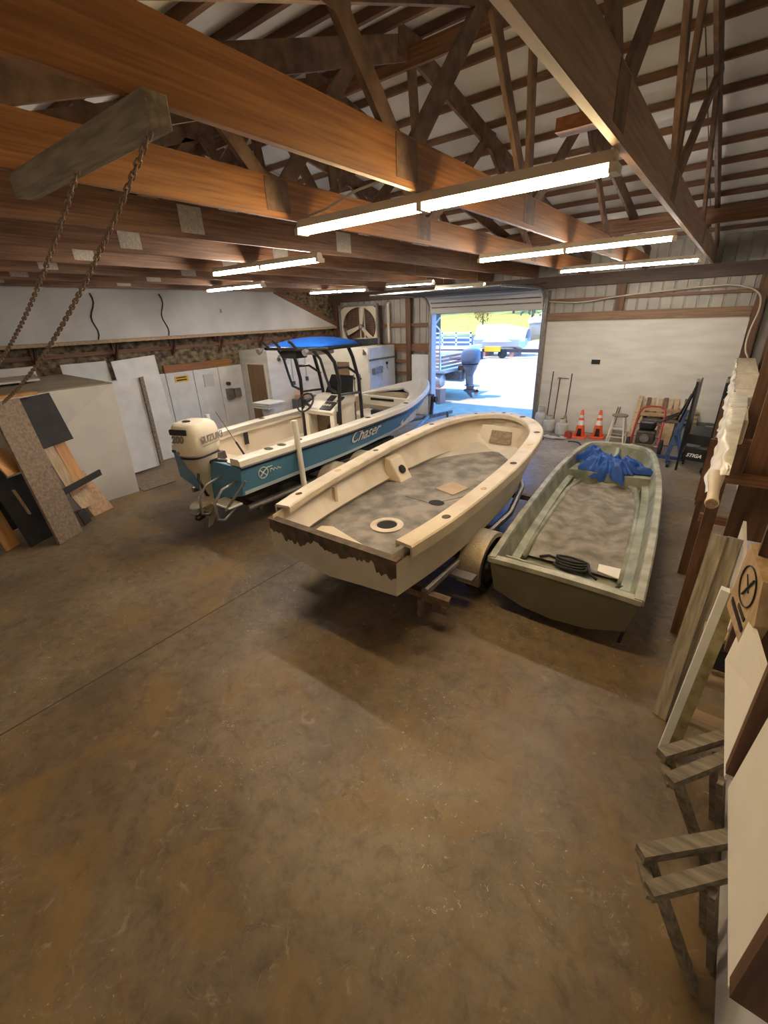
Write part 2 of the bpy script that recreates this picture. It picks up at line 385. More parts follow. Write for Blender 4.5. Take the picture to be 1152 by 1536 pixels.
rw = MB().box((XR,YN-.1,0),(XR+.1,YF+.1,3.9)).prism([(XR,YN-.1,3.9),(XR,YF+.1,3.9),(XR,YF+.1,4.4),(XR,RIDGE_Y,5.75),(XR,YN-.1,3.95)],(.1,0,0))
struct('wall_right', rw, M['white_band'], 'white panelled right gable wall')
struct('wall_near', MB().box((XL,YN-.1,0),(XR,YN,4.0)), M['white_wall'], 'wall behind the viewer')
struct('trim_3', MB().box((XL,YF-.16,3.50),(XR,YF-.02,3.75)), M['wood_dark'], 'dark brown eave plate along the top of the far wall')
struct('trim_4', MB().box((DX1+.06,YF-.10,2.735),(.16,YF-.02,2.93)), M['board_brown'], 'orange brown board along the top of the white panel')
struct('trim_5', MB().box((DX1+.06,YF-.07,3.19),(XR,YF-.01,3.25)), M['wood_x'], 'thin girt above the white panel')
struct('trim_6', MB().box((-2.42,YF-.12,2.93),(-2.24,YF-.02,3.50)), M['wood_z'], 'short dark post above the white panel')
struct('wall_panel', MB().box((DX1+.07,YF-.06,0),(.16,YF-.02,2.735)), M['white_wall'], 'white plywood lining right of the open overhead door')
struct('trim_7', MB().box((.17,YF-.16,0),(.33,YF-.02,3.5)), M['wood_z'], 'brown corner post beside the white panel')
struct('trim_8', MB().box((.52,YF-.30,1.6),(.59,YF-.17,3.5)), M['wood_z'], 'dark post in the right corner')
# left of the door: posts and girts
struct('trim_9', MB().box((-8.33,YF-.14,0),(-8.15,YF-.02,3.5)), M['wood_z'], 'reddish wall post left of the overhead door')
for i, (z, h) in enumerate(((2.70,.09),(1.98,.22),(1.62,.09),(1.25,.09),(.75,.09))):
    struct('trim_%d' % (10+i), MB().box((XL,YF-.09,z),(DX0-.06,YF-.02,z+h)), M['wood_x'], 'brown wall girt left of the overhead door')
struct('trim_15', MB().box((-11.28,YF-.2,0),(-11.1,YF-.02,3.5)), M['wood_z'], 'dark post in the left far corner')
tag(MB().box((-8.12,YF-.135,.02),(-7.44,YF-.09,1.88)).build('wall_sheet', M['cool_sheet']), 'narrow white sheet between the wall post and the door jamb', 'panel')
# overhead door frame + door
jm = MB().box((DX1-.02,YF-.20,0),(DX1+.09,YF+.10,3.45)); struct('trim_16', jm, M['galv'], 'grey right jamb of the overhead door')
struct('trim_17', MB().box((DX0-.08,YF-.16,0),(DX0+.03,YF+.10,3.2)), M['door_white'], 'pale left jamb of the overhead door')
dr = thing('door_1', 'white sectional overhead door rolled up under the trusses', 'door', (-5.7,YF,DZ)); dr['kind'] = 'structure'
R0 = .45
def door_path(s):                                       # s metres from the bottom edge of the door along the curved track
    z0 = 3.02; c = 3.16
    if s < c-z0: return (YF-.22, z0+s)
    a = (s-(c-z0))/R0
    if a < math.pi/2: return (YF-.22-R0*(1-math.cos(a)), c+R0*math.sin(a)*.75)
    return (YF-.22-R0-(s-(c-z0)-R0*math.pi/2), c+R0*.75)
for k in range(6):
    mb = MB(); s0 = k*.5+.008; ring = []
    for t in np.linspace(0, .484, 7): ring.append(door_path(s0+t))
    r1 = [(DX0+.02,y,z) for y, z in ring]; out = []
    for x in (DX0+.02, DX1-.02): out.append([(x, y, z) for y, z in ring]+[(x, y+.035, z+.03) for y, z in ring[::-1]])
    mb.loft(out); mb.build('door_panel', M['door_white'], dr)
    for q in (.16, .33):
        y, z = door_path(s0+q); y2, z2 = door_path(s0+q+.03)
        MB().prism([(DX0+.06,y-.012,z-.012),(DX1-.06,y-.012,z-.012),(DX1-.06,y2-.012,z2-.012),(DX0+.06,y2-.012,z2-.012)],(0,.012,.012)).build('panel_rib', M['galv'], dr)
for x in (DX0-.03, DX1+.02):
    pts = [(x,)+door_path(s) for s in np.linspace(0, 3.2, 24)]
    MB().tube([(x,YF-.2,.02)]+[(p[0],p[1],p[2]-.0) for p in pts], .022, 6).build('track', M['galv'], dr)
MB().tube([(DX0,YF-.2,3.62),(DX1,YF-.2,3.62)], .02, 8).build('spring_shaft', M['dark_steel'], dr)
# outside ground
struct('ground', MB().box((-60,YF+.1,-.3),(30,52,-.01)), M['gravel'], 'sunlit tan gravel yard outside')
struct('ground_lawn', MB().add([(-90,52,-.01),(30,52,-.01),(30,75,.5),(-90,75,.5)],[(0,1,2,3)]).add([(-90,75,.5),(30,75,.5),(30,130,5),(-120,130,5)],[(0,1,2,3)]), M['lawn'], 'yellow green lawn beyond the yard')

# left wall: white band on a ledge, brackets, white wainscot
XB = -11.2
struct('wall_band', MB().prism([(XB,YN,2.77),(XB,12.25,2.77),(XB,12.25,2.86),(XB,9.75,3.80),(XB,YN,3.80)],(-.03,0,0)), M['white_band'], 'white plywood band high on the left wall')
struct('trim_18', MB().beam((XB+.015,9.65,3.82),(XB+.015,12.27,2.83),.03,.14), M['wood_y'], 'dark sloping board at the end of the white band')
struct('trim_19', MB().box((XB-.32,YN,2.70),(XB+.03,12.25,2.765)), M['pale_wood_x'], 'long wooden ledge under the white band')
struct('trim_20', MB().box((XL,5.95,1.90),(XL+.06,7.95,2.08)), M['wood_orange'], 'reddish board above the white wainscot')
struct('trim_21', MB().box((XL,YN,2.45),(XL+.04,12.2,2.53)), M['wood_y'], 'dark girt across the old insulation')
bk = None
for i, y in enumerate((2.0,3.3,4.9,6.3,7.7,9.1,10.4)):
    t = thing('ledge_bracket', 'brown wooden bracket under the ledge, %s from the near end of the left wall' % ('first','second','third','fourth','fifth','sixth','seventh')[i], 'bracket', (XL,y,2.3), 'brackets under the ledge')
    MB().box((XL,y-.03,2.30),(XL+.05,y+.03,2.70)).build('upright', M['wood_z'], t)
    MB().beam((XL+.03,y,2.33),(XB-.02,y,2.68),.04,.06).build('brace', M['wood_z'], t)
wp = [(4.2,5.95),(5.97,6.72),(6.735,7.48),(7.495,8.27)]
for i,(a,b) in enumerate(wp):
    struct('wall_wainscot_%d' % (i+1), MB().box((XL,a,0),(XL+.05,b,1.89)), M['cool_sheet'], 'white wainscot panel on the left wall')
sg = thing('warning_sign', 'small yellow warning sign on white wall panel', 'sign', (XL+.05,6.37,1.68))
MB().box((XL+.051,6.18,1.64),(XL+.06,6.56,1.79)).build('plate', M['yellow'], sg)
MB().box((XL+.0605,6.22,1.735),(XL+.062,6.51,1.765)).box((XL+.0605,6.22,1.67),(XL+.062,6.51,1.705)).build('lettering', M['letter_black'], sg)
tag(MB().box((XL+.051,7.0,1.42),(XL+.066,7.3,1.74)).build('access_cover', M['white_band']), 'square white cover plate on wall panel beside yellow sign', 'cover')
bx = thing('breaker_box', 'grey electrical box on the white wall near the brown door', 'electrical box', (XL+.05,7.8,1.0))
MB().box((XL+.05,7.62,.98),(XL+.15,7.82,1.28)).build('box', M['galv'], bx); MB().box((XL+.05,7.84,1.02),(XL+.17,8.06,1.26)).build('box', M['steel'], bx)
MB().lathe([(.05,0),(.05,.1)],(XL+.05,7.72,1.42),(1,0,0)).build('meter', M['dark_steel'], bx)
for i, ya in enumerate((4.6, 6.12)):
    pts = [(XB+.012, ya+.05*math.sin(k*.9)+(.0 if i else -.01*k), 3.7-k*.092) for k in range(11)]
    tag(MB().tube(pts,.012,6).build('hanging_cord', M['rubber']), ('black cord drooping down the white band, the one nearer the viewer','black cord drooping down the white band, the one nearer the blue canopy')[i], 'cord', 'cords on the white band')
tag(MB().box((XB+.001,7.72,3.27),(XB+.02,7.76,3.36)).build('outlet_box', M['galv']), 'tiny metal outlet on the white band', 'outlet')
# corner rooms
cb = MB().box((XL+.01,8.3,0),(-10.25,10.9,2.27)); struct('wall_cabin', cb, M['white_wall'], 'white plywood corner room')
struct('wall_cabin_2', MB().box((XL+.01,10.92,0),(-8.78,YF-.15,2.17)), M['white_sheet'], 'low white closet in the far left corner')
d2 = thing('door_2', 'plain brown door in the white corner room', 'door', (-10.78,8.3,0)); d2['kind'] = 'structure'
MB().box((-11.14,8.262,.02),(-10.42,8.298,1.90)).build('slab', M['door_brown'], d2)
MB().box((-11.19,8.27,0),(-11.14,8.299,1.95)).box((-10.42,8.27,0),(-10.37,8.299,1.95)).box((-11.14,8.27,1.90),(-10.42,8.299,1.95)).build('door_frame', M['white_sheet'], d2)
MB().lathe([(.03,0),(.035,.03),(.02,.06)],(-10.5,8.26,.98),(0,-1,0),12).build('knob', M['steel'], d2)
for i,(y,z) in enumerate(((9.15,1.30),(9.42,1.32),(9.70,1.37))):
    t = thing('wall_switch', 'small dark switch with conduit on the white corner room, %s from the corner light' % ('first','second','third')[i], 'switch', (-10.24,y,z), 'switches on the corner room')
    MB().box((-10.249,y-.04,z-.05),(-10.20,y+.04,z+.06)).build('box', M['dark_steel'], t)
    MB().tube([(-10.235,y,z+.06),(-10.235,y,2.2)],.009,6).build('conduit', M['steel'], t)
tag(MB().box((-10.249,8.92,1.55),(-10.244,9.10,1.85)).build('paper_notice', M['paper']), 'white paper notice pinned on the corner room wall', 'notice')
def floodlight(p, lab):
    t = thing('floodlight', lab, 'lamp', p)
    x,y,z = p
    MB().lathe([(.03,0),(.03,.03)],p,(1,0,0),12).build('mount', M['steel'], t)
    for s in (-1,1):
        MB().tube([(x+.03,y,z),(x+.08,y+s*.08,z-.01)],.012,6).build('arm', M['steel'], t)
        MB().lathe([(.025,0),(.05,.06),(.055,.12)],(x+.08,y+s*.08,z-.02),(.6,s*.5,-.5),14).build('lamp_head', M['galv'], t)
floodlight((-10.25,8.72,2.1),'twin head floodlight at the top corner of the corner room')
floodlight((-8.95,10.91,2.1),'twin head floodlight beside the blue boat canopy')
# closet front
c2 = thing('closet_cupboard', 'pale blue and white closet front with tools hung on it', 'cupboard', (-8.77,11.7,0))
MB().box((-8.779,10.95,1.84),(-8.755,YF-.18,2.16)).build('upper_panel', M['cool_sheet'], c2)
MB().box((-8.779,10.95,.02),(-8.755,YF-.18,1.78)).build('lower_panel', M['cool_sheet'], c2)
MB().box((-8.779,10.95,1.785),(-8.74,YF-.18,1.835)).build('rail', M['grey_wood'], c2)
tag(MB().prism([(-8.75,11.05,1.38),(-8.75,11.45,1.42),(-8.75,11.47,1.60),(-8.75,11.05,1.56)],(.12,0,0)).build('mail_tray', M['steel']), 'grey metal tray hung on the closet front', 'tray')
tag(MB().box((-8.754,11.55,1.15),(-8.74,11.85,1.5)).build('clipboard', M['paper']), 'white clipboard hung on the closet front', 'clipboard')
kn = MB().box((-8.754,11.78,1.62),(-8.735,11.88,1.70)).tube([(-8.745,11.83,1.62),(-8.745,11.83,1.48)],.01,6); tag(kn.build('padlock', M['black']), 'black padlock on the closet front', 'lock')
tag(MB().box((-10.05,10.90,.6),(-9.55,10.915,1.75)).build('niche_shade_panel', M['door_brown']), 'dark brown panel standing for the niche in the side of the closet', 'door')  # flat panel, its dark colour stands in for the shade of a niche
for i,(x,h) in enumerate(((-9.35,.5),(-9.22,.62),(-9.1,.5))):
    t = thing('garden_tool', 'dark iron hand tool hung on the closet side, %s of three' % ('left','middle','right')[i], 'tool', (x,10.9,1.2), 'tools on the closet side')
    MB().tube([(x,10.88,.85),(x,10.88,.9+h)],.013,6).build('handle', M['rust_steel'], t)
    MB().box((x-.045,10.87,.9+h-.16),(x+.045,10.89,.9+h-.10)).build('head', M['dark_steel'], t)
tag(MB().box((-10.245,9.0,.0),(-9.75,9.9,.86)).build('tool_cabinet', M['gray_hard'], bevel=.01), 'low dark grey cabinet against the corner room', 'cabinet')
bxs = MB().prism([(-10.15,9.05,.865),(-9.9,9.05,.865),(-9.85,9.3,1.0),(-10.15,9.3,1.05)],(0,.02,.12)); bxs.box((-10.15,9.15,.865),(-9.85,9.5,1.0))
tag(bxs.build('cardboard_box', M['osb2']), 'open cardboard box lying on the low grey cabinet', 'box')
bc = thing('storage_bucket', 'stack of white lids on a bucket behind the blue boat', 'bucket', (-9.3,7.35,.62))
MB().box((-9.55,7.1,0),(-9.05,7.6,.62)).build('stand', M['white_sheet'], bc)
MB().lathe([(.14,0),(.17,.34),(.18,.36)],(-9.3,7.35,.62)).build('bucket', M['cool_sheet'], bc)
for k in range(3): MB().box((-9.62+.03*k,7.08,.985+k*.05),(-8.98+.03*k,7.62,1.028+k*.05)).build('lid', M['cool_sheet'], bc, bevel=.01)
# exhaust fan
fn = thing('exhaust_fan', 'big square exhaust fan with three blades high on far wall', 'fan', (-10.03,YF-.1,2.05))
fx, fz, fr = -10.03, 2.74, .60
fr_mb = MB().box((-10.85,YF-.42,2.08),(-9.21,YF-.34,2.14)).box((-10.85,YF-.42,3.34),(-9.21,YF-.34,3.40)).box((-10.85,YF-.42,2.14),(-10.79,YF-.34,3.34)).box((-9.27,YF-.42,2.14),(-9.21,YF-.34,3.34))
fr_mb.build('frame', M['steel'], fn)
MB().box((-10.79,YF-.125,2.14),(-9.27,YF-.11,3.34)).build('louvre', M['wood_z'], fn)
sh = MB(); n = 32
for k in range(n):
    a0, a1 = 2*math.pi*k/n, 2*math.pi*(k+1)/n
    def sq(a):
        c, s = math.cos(a), math.sin(a); m = max(abs(c)/.76, abs(s)/.60); return (fx+c/m, YF-.36, fz+s/m)
    sh.add([(fx+.70*math.cos(a0)*1.0,YF-.36,fz+fr*.97*math.sin(a0)),(fx+.70*math.cos(a1),YF-.36,fz+fr*.97*math.sin(a1)),sq(a1),sq(a0)],[(0,1,2,3)])
sh.build('shroud', M['lamp_body'], fn)
gr = MB()
for k in range(-12,13): gr.box((fx+k*.06-.003,YF-.14,2.14),(fx+k*.06+.003,YF-.134,3.34))
for k in range(-10,11): gr.box((-10.79,YF-.148,fz+k*.06-.003),(-9.27,YF-.142,fz+k*.06+.003))
gr.build('guard', M['galv'], fn)
for a in (80, 198, 318):
    a = math.radians(a); d = Vector((math.cos(a),0,math.sin(a))); pd = Vector((-math.sin(a),0,math.cos(a))); c = Vector((fx,YF-.28,fz))
    MB().prism([c+d*.06-pd*.045,c+d*.64-pd*.08,c+d*.64+pd*.08,c+d*.06+pd*.045],(0,.03,0)).build('blade', M['lamp_body'], fn)
MB().lathe([(.08,0),(.08,.1),(.03,.12)],(fx,YF-.22,fz),(0,-1,0),16).build('hub', M['steel'], fn)
for x in (-10.12,-9.94): MB().box((x-.02,YF-.2,2.14),(x+.02,YF-.16,3.34)).build('strut', M['lamp_body'], fn)
tag(MB().tube([(-9.0,YF-.06,3.4),(-9.0,YF-.12,3.36),(-9.0,YF-.12,2.25)],.045,10).build('drain_pipe', M['lamp_body'], smooth='auto'), 'grey downpipe beside the exhaust fan', 'pipe')
# wire / hose on far wall
tag(MB().tube(soft([(DX1+.1,YF-.1,3.2),(-3.2,YF-.12,3.13),(-2.4,YF-.14,3.24),(-1.5,YF-.14,3.29),(-.7,YF-.16,3.34),(-.2,YF-.2,3.34),(.2,YF-.35,3.2),(.28,YF-.5,2.9),(.2,YF-.55,2.5),(.2,YF-.6,2.15),(.3,YF-.6,1.97)]),.015,8).build('wall_hose', M['lamp_body'], smooth=True), 'grey hose looped along the top of the far wall down the corner', 'hose')
tag(MB().box((-2.76,YF-.075,1.72),(-2.56,YF-.061,1.83)).build('wall_socket', M['black']), 'small black socket on the white plywood panel', 'socket')

# ------------------------------------------------------------------ trusses
TX = [-.69-1.22*k for k in range(9)]
NA, NB, NC = 2.84, 5.0, 8.6
ordn = ('first','second','third','fourth','fifth','sixth','seventh','eighth','ninth')
for k, x in enumerate(TX):
    tr = thing('roof_truss', 'brown timber roof truss, %s counted from the right gable wall' % ordn[k], 'truss', (x,6,ZC), 'timber roof trusses')
    wm = M['wood_tan_lit'] if k == 0 else M['wood_orange'] if k in (1,2) else M['wood_y']
    MB().box((x-.02,.12,ZC),(x+.02,YF-.02,ZC+.27)).build('bottom_chord', wm, tr)
    off = .12
    MB().prism([(x-.019,.3,roof_z(.3)-off),(x-.019,RIDGE_Y,RIDGE_Z-off),(x-.019,RIDGE_Y,RIDGE_Z-off-.2),(x-.019,.3,roof_z(.3)-off-.2)],(.038,0,0)).build('top_chord', M['wood_web'], tr)
    MB().prism([(x-.019,RIDGE_Y,RIDGE_Z-off),(x-.019,YF-.02,roof_z(YF)-off),(x-.019,YF-.02,roof_z(YF)-off-.19),(x-.019,RIDGE_Y,RIDGE_Z-off-.2)],(.038,0,0)).build('top_chord', M['wood_web'], tr)
    tz = lambda y: roof_z(y)-off-.1
    for a, b in ((NA,2.19),(NA,3.95),(NB,3.95),(NB,RIDGE_Y-.02),(NB,6.6),(NC,6.6),(NC,10.2)):
        MB().beam((x,a,ZC+.12),(x,b,tz(b)),.12,.038,up=(1,0,0)).build('web', M['wood_web'], tr)
    for s in (-.0215,.0205):
        for yy, zz, w, h in ((NA,ZC+.16,.12,.2),(NB,ZC+.16,.14,.2),(NC,ZC+.16,.12,.2),(2.19,tz(2.19),.16,.2),(3.95,tz(3.95),.2,.2),(RIDGE_Y,tz(RIDGE_Y),.25,.22),(6.6,tz(6.6),.2,.18)):
            if s < 0: continue
            MB().box((x+s,yy-w,zz-h/2-.02),(x+s+.002,yy+w,zz+h/2)).build('gusset_plate', M['plate'] if (k>2 and yy in (NA,NB)) else M['wood_web'], tr)
pu = None
for i, y in enumerate(np.arange(RIDGE_Y+.15, YF-.2, .585)):
    z = roof_z(y)
    o = MB().box((XL,y-.02,z-.080),(XR,y+.02,z-.009)).build('purlin', M['purlin'])
    tag(o, 'brown purlin running across the far roof slope under the white boards', 'purlin', 'far slope purlins')
for i, y in enumerate(np.arange(.35, RIDGE_Y-.1, .585)):
    z = roof_z(y)
    o = MB().box((XL,y-.02,z-.085),(XR,y+.02,z-.012)).build('purlin', M['purlin'])
    tag(o, 'brown purlin running across the near roof slope', 'purlin', 'near slope purlins')
tag(MB().box((XL,8.66,ZC+.28),(XR,8.70,ZC+.46)).build('runner_beam', M['wood_x']), 'dark timber runner lying across the trusses above the far lamps', 'beam')
tag(MB().box((XL,4.72,5.20),(XR,4.76,5.36)).build('ridge_beam', M['wood_x']), 'dark timber beam running along the underside of the roof ridge', 'beam')
tag(MB().box((-.98,2.86,3.84),(-.712,2.96,3.90)).build('loose_block', M['wood_orange']), 'short orange block beside the truss chord at the near lamp end', 'board')

# ------------------------------------------------------------------ lamps
def lamp(x0, y0, x1, y1, z, lab, warm=False, hood=False, strong=False):
    t = thing('fluorescent_lamp', lab, 'lamp', ((x0+x1)/2,(y0+y1)/2,z), 'fluorescent lamps under the trusses')
    p, q = Vector((x0,y0,z)), Vector((x1,y1,z)); d = (q-p).normalized(); sd = Vector((-d.y,d.x,0))
    if hood:
        prof = [(-.13,-.03),(-.05,.05),(.05,.05),(.13,-.03),(.12,-.03),(.045,.04),(-.045,.04),(-.12,-.03)]
        MB().loft([[c+sd*a+Vector((0,0,b)) for a,b in prof] for c in (p,q)]).build('housing', M['lamp_body'], t)
        for c in (p.lerp(q,.15), p.lerp(q,.85)): MB().tube([c+Vector((0,0,.05)),c+Vector((0,0,.0+ZC-z+.1))],.006,5).build('hanger', M['steel'], t)
        offs = (-.05,.05)
    else:
        prof = [(-.06,.0),(-.035,.06),(.035,.06),(.06,.0)]
        MB().loft([[c+sd*a+Vector((0,0,b)) for a,b in prof] for c in (p,q)]).build('housing', M['lamp_body'], t)
        offs = (-.03,.03)
    m = M['tube_warm'] if warm else M['tube_bright'] if strong else M['tube']; mid = p.lerp(q,.5)
    for a in offs:
        for c0, c1 in ((p+d*.04, mid-d*.02), (mid+d*.02, q-d*.04)):
            MB().tube([c0+sd*a+Vector((0,0,-.022)),c1+sd*a+Vector((0,0,-.022))],.019,10).build('tube', m, t, smooth='auto')
    for c in (p, mid, q): MB().box(tuple(c+Vector((-.02,-.06,-.045))),tuple(c+Vector((.02,.06,.0)))).build('lamp_holder', M['lamp_body'], t)
lamp(-3.08,3.03,-.70,3.03,3.69,'yellow fluorescent lamp nearest the viewer, in the middle under the trusses',warm=True)
lamp(-3.10,6.48,-.76,6.43,3.69,'long white fluorescent lamp on the right, middle of three in a row')
lamp(-2.98,9.78,-.74,9.84,3.69,'long white fluorescent lamp on the right closest to the white plywood wall')
lamp(-6.36,4.42,-4.30,4.50,3.69,'white fluorescent lamp left of the long yellow one, over the blue boat',strong=True)
lamp(-9.50,6.35,-7.86,6.52,3.69,'shorter white fluorescent lamp near the white band on the left')
lamp(-9.62,9.6,-8.05,10.1,3.69,'thin fluorescent lamp in front of the exhaust fan')
lamp(-7.05,9.65,-5.90,9.9,3.70,'hooded fluorescent lamp hung before the overhead door, left of two',hood=True)
lamp(-6.12,10.42,-4.94,10.60,3.60,'hooded fluorescent lamp hung before the overhead door, right of two',hood=True)
tag(MB().tube([(-2.0,3.05,ZC+.3),(-2.2,3.06,ZC+.14),(-2.5,3.07,ZC+.12),(-2.8,3.06,ZC+.05),(-3.0,3.04,ZC+.02)],.009,6).build('lamp_cord', M['lamp_body'], smooth=True), 'pale cord running along the near yellow lamp', 'cord')

# hoist beam and chains
tag(MB().beam((-1.80,1.13,3.697),(-3.20,1.13,3.697),.095,.105).build('hoist_beam', M['grey_wood'], bevel=.008), 'weathered grey timber hung across two truss chords, top left', 'beam')
def chain(p, q, n, sag, lab):
    t = thing('hoist_chain', lab, 'chain', p, 'chains on the grey timber')
    p, q = Vector(p), Vector(q); pts = []
    for i in range(n+1):
        a = i/n; c = p.lerp(q,a); c.z -= sag*4*a*(1-a); pts.append(c)
    base = None
    for i in range(n):
        a, b = pts[i], pts[i+1]; d = (b-a); L = d.length; d.normalize()
        if base is None:
            m = MB(); hw = .010; hl = L*.66
            path = [(hw*math.cos(u)+0, 0, (hl-hw)*(1 if math.sin(u)>=0 else -1)+hw*math.sin(u)) for u in np.linspace(0,2*math.pi,13)[:-1]]
            m.tube(path,.0036,6,closed=True)
            ob = m.build('link', M['chain'], t, local=True, smooth=True); base = ob
        else:
            ob = base.copy(); COL.objects.link(ob); ob.parent = t
        ob.location = (a+b)/2-p
        q4 = d.to_track_quat('Z','Y'); ob.rotation_mode = 'QUATERNION'
        from mathutils import Quaternion
        ob.rotation_quaternion = q4 @ Quaternion((0,0,1), math.pi/2*(i%2)+.4)
chain((-1.86,1.12,3.645),(-4.2,.93,2.53),92,.10,'rusty chain hanging from the right end of the grey timber')
chain((-2.50,1.12,3.645),(-4.3,1.0,2.78),72,.06,'rusty chain hanging from the left part of the grey timber')

# ------------------------------------------------------------------ left side: crate, sheets, scrap boards
cr = thing('plywood_crate', 'big white sided crate with grey brown top along the left wall', 'crate', (-10.1,2.4,0))
MB().prism([(-8.90,.3,0),(-8.90,3.56,0),(-8.80,3.58,2.10),(-8.62,2.62,2.12),(-8.80,.3,2.05)],(-.03,0,0)).build('side_panel', M['white_sheet'], cr)
MB().box((-11.15,.3,.0),(-8.94,3.52,2.04)).build('body', M['crate_top'], cr)
MB().add([(-8.80,.3,2.06),(-8.62,2.62,2.13),(-8.80,3.58,2.11),(-11.2,3.62,2.16),(-10.2,2.5,2.20),(-11.2,.3,2.06),(-8.80,.3,2.04),(-8.62,2.62,2.11),(-8.80,3.58,2.09),(-11.2,3.62,2.05),(-11.2,.3,2.04)],[(0,1,4),(1,2,4),(2,3,4),(3,5,4),(5,0,4),(0,6,7,1),(1,7,8,2),(2,8,9,3)]).build('top_sheet', M['crate_top'], cr)
# red machine with yellow wheel on the crate
mc = thing('red_garden_machine', 'red machine with a yellow hubbed wheel on top of the crate', 'machine', (-9.9,1.75,2.16))
MB().lathe([(.06,-.03),(.12,-.035),(.13,0),(.12,.035),(.06,.03)],(-9.75,1.98,2.33),(.8,-.5,0),18).build('wheel', M['rubber'], mc)
MB().lathe([(.005,-.05),(.075,-.045),(.075,.045),(.005,.05)],(-9.75,1.98,2.33),(.8,-.5,0),14).build('wheel_hub', M['yellow'], mc)
MB().box((-9.95,1.5,2.22),(-9.55,1.88,2.44)).build('housing', M['red'], mc); MB().tube([(-9.75,1.98,2.33),(-9.8,1.6,2.35)],.02,6).build('axle', M['dark_steel'], mc)
tag(MB().prism([(-9.6,1.9,2.21),(-9.6,2.75,2.21),(-10.3,2.9,2.24),(-10.3,1.9,2.24)],(0,0,.03)).build('plastic_bundle', M['plastic']), 'thin clear plastic sheet lying on the crate', 'plastic sheet')
# sheets behind
def sheet(name, quad, t, m, lab, cat, group=None):
    return tag(MB().slab(quad, t).build(name, m), lab, cat, group)
sheet('drywall_sheet',[(-10.9,3.6,.05),(-10.9,4.5,.05),(-11.1,4.5,2.34),(-11.1,3.6,2.34)],.02,M['cool_sheet'],'white wall sheet leaning behind the crate, left of the wider one','sheet')
sheet('drywall_sheet',[(-10.6,4.52,.0),(-10.6,5.45,.0),(-11.0,5.56,2.38),(-11.0,4.56,2.32)],.02,M['cool_sheet'],'wide scribbled white wall sheet leaning behind the leaning door','sheet')
ld = thing('leaning_door', 'plain white door leaning in front of the scribbled sheet', 'door panel', (-10.3,4.2,0))
MB().slab([(-10.1,3.7,.02),(-10.1,4.62,.05),(-10.4,4.78,1.98),(-10.4,3.9,1.96)],.04).build('slab', M['cool_sheet'], ld)
MB().slab([(-10.08,4.62,.05),(-10.08,4.70,.05),(-10.38,4.86,1.99),(-10.38,4.78,1.98)],.08).build('edge_strip', M['grey_wood'], ld)
tag(MB().box((-11.4,1.6,1.9),(-11.25,3.2,2.35)).build('plank_bundle', M['white_sheet']), 'pale planks standing against the insulation above the crate', 'planks')
tag(MB().slab([(-8.78,3.60,.004),(-8.80,4.28,.004),(-9.80,4.42,.004),(-9.80,3.75,.004)],.012).build('floor_mat', M['osb']), 'dark rubber mat on the floor beside the crate', 'mat')
# scrap board pile (leaning on the crate, seen from the viewer)
def lean(name, p0, p1, top, t, m, lab, cat, group='boards leaning on the crate'):
    p0, p1, top = Vector(p0), Vector(p1), Vector(top); w = p1-p0
    return tag(MB().slab([p0,p1,top+w,top],t).build(name, m), lab, cat, group)
lean('particle_board',(-7.62,1.69,.0),(-7.87,2.10,.0),(-7.86,1.56,2.13),.04,M['osb'],'long brown particle board standing foremost in the scrap pile','board')
lean('black_sheet',(-7.92,1.42,.0),(-8.16,1.90,.0),(-8.10,1.30,1.02),.025,M['black_sheet'],'wide black sheet at the floor left of the long particle board','board')
lean('black_sheet',(-8.20,1.22,.22),(-8.36,1.62,.22),(-8.36,1.16,1.15),.02,M['black_sheet'],'dark sheet behind and left of the lowest black one','board')
lean('black_sheet',(-8.20,2.06,1.33),(-8.55,2.62,1.33),(-8.22,1.94,2.10),.02,M['black_sheet'],'black square sheet at the top right of the long particle board','board')
lean('plywood_strip',(-8.08,1.16,.0),(-8.22,1.36,.0),(-8.20,1.06,1.0),.03,M['plywood_orange'],'orange plywood offcut at the far left edge','board')
lean('plywood_strip',(-8.20,2.22,.50),(-8.30,2.40,.50),(-8.25,2.05,1.42),.02,M['pale_wood'],'pale plywood strip beside the long particle board','board')
lean('plywood_strip',(-8.42,2.42,.52),(-8.54,2.62,.52),(-8.55,2.28,1.50),.02,M['plywood_orange'],'narrow orange strip leaning right of the pale one','board')
lean('chip_board',(-8.32,2.48,.0),(-8.46,2.86,.0),(-8.56,2.28,.72),.02,M['osb2'],'reddish chip board lowest on the right of the scrap pile','board')
lean('chip_board',(-8.16,2.30,.24),(-8.27,2.58,.24),(-8.25,2.22,.50),.02,M['pale_wood'],'small pale chip board piece on the right of the scrap pile','board')
lean('black_strip',(-8.02,2.22,.02),(-8.12,2.36,.02),(-8.05,2.18,.26),.02,M['black_sheet'],'short black offcut standing at the foot of the scrap pile','board')
tag(MB().beam((-7.98,2.08,.66),(-8.28,2.78,.74),.03,.10).build('black_strip', M['black_sheet']), 'black strip sticking out sideways from the scrap pile', 'board')
tag(MB().beam((-7.95,1.50,.90),(-7.98,1.58,.48),.05,.02).build('wood_handle', M['pale_wood']), 'pale wooden stick against the black sheets', 'stick')
lean('plywood_strip',(-7.75,1.45,1.15),(-7.95,1.75,1.15),(-7.9,1.35,1.50),.02,M['plywood_orange'],'plywood offcut behind the left edge of the long particle board','board')
tag(MB().box((-8.35,1.55,2.14),(-8.15,2.25,2.18)).build('plywood_strip', M['plywood_orange']), 'orange plywood piece lying on the crate edge', 'board')

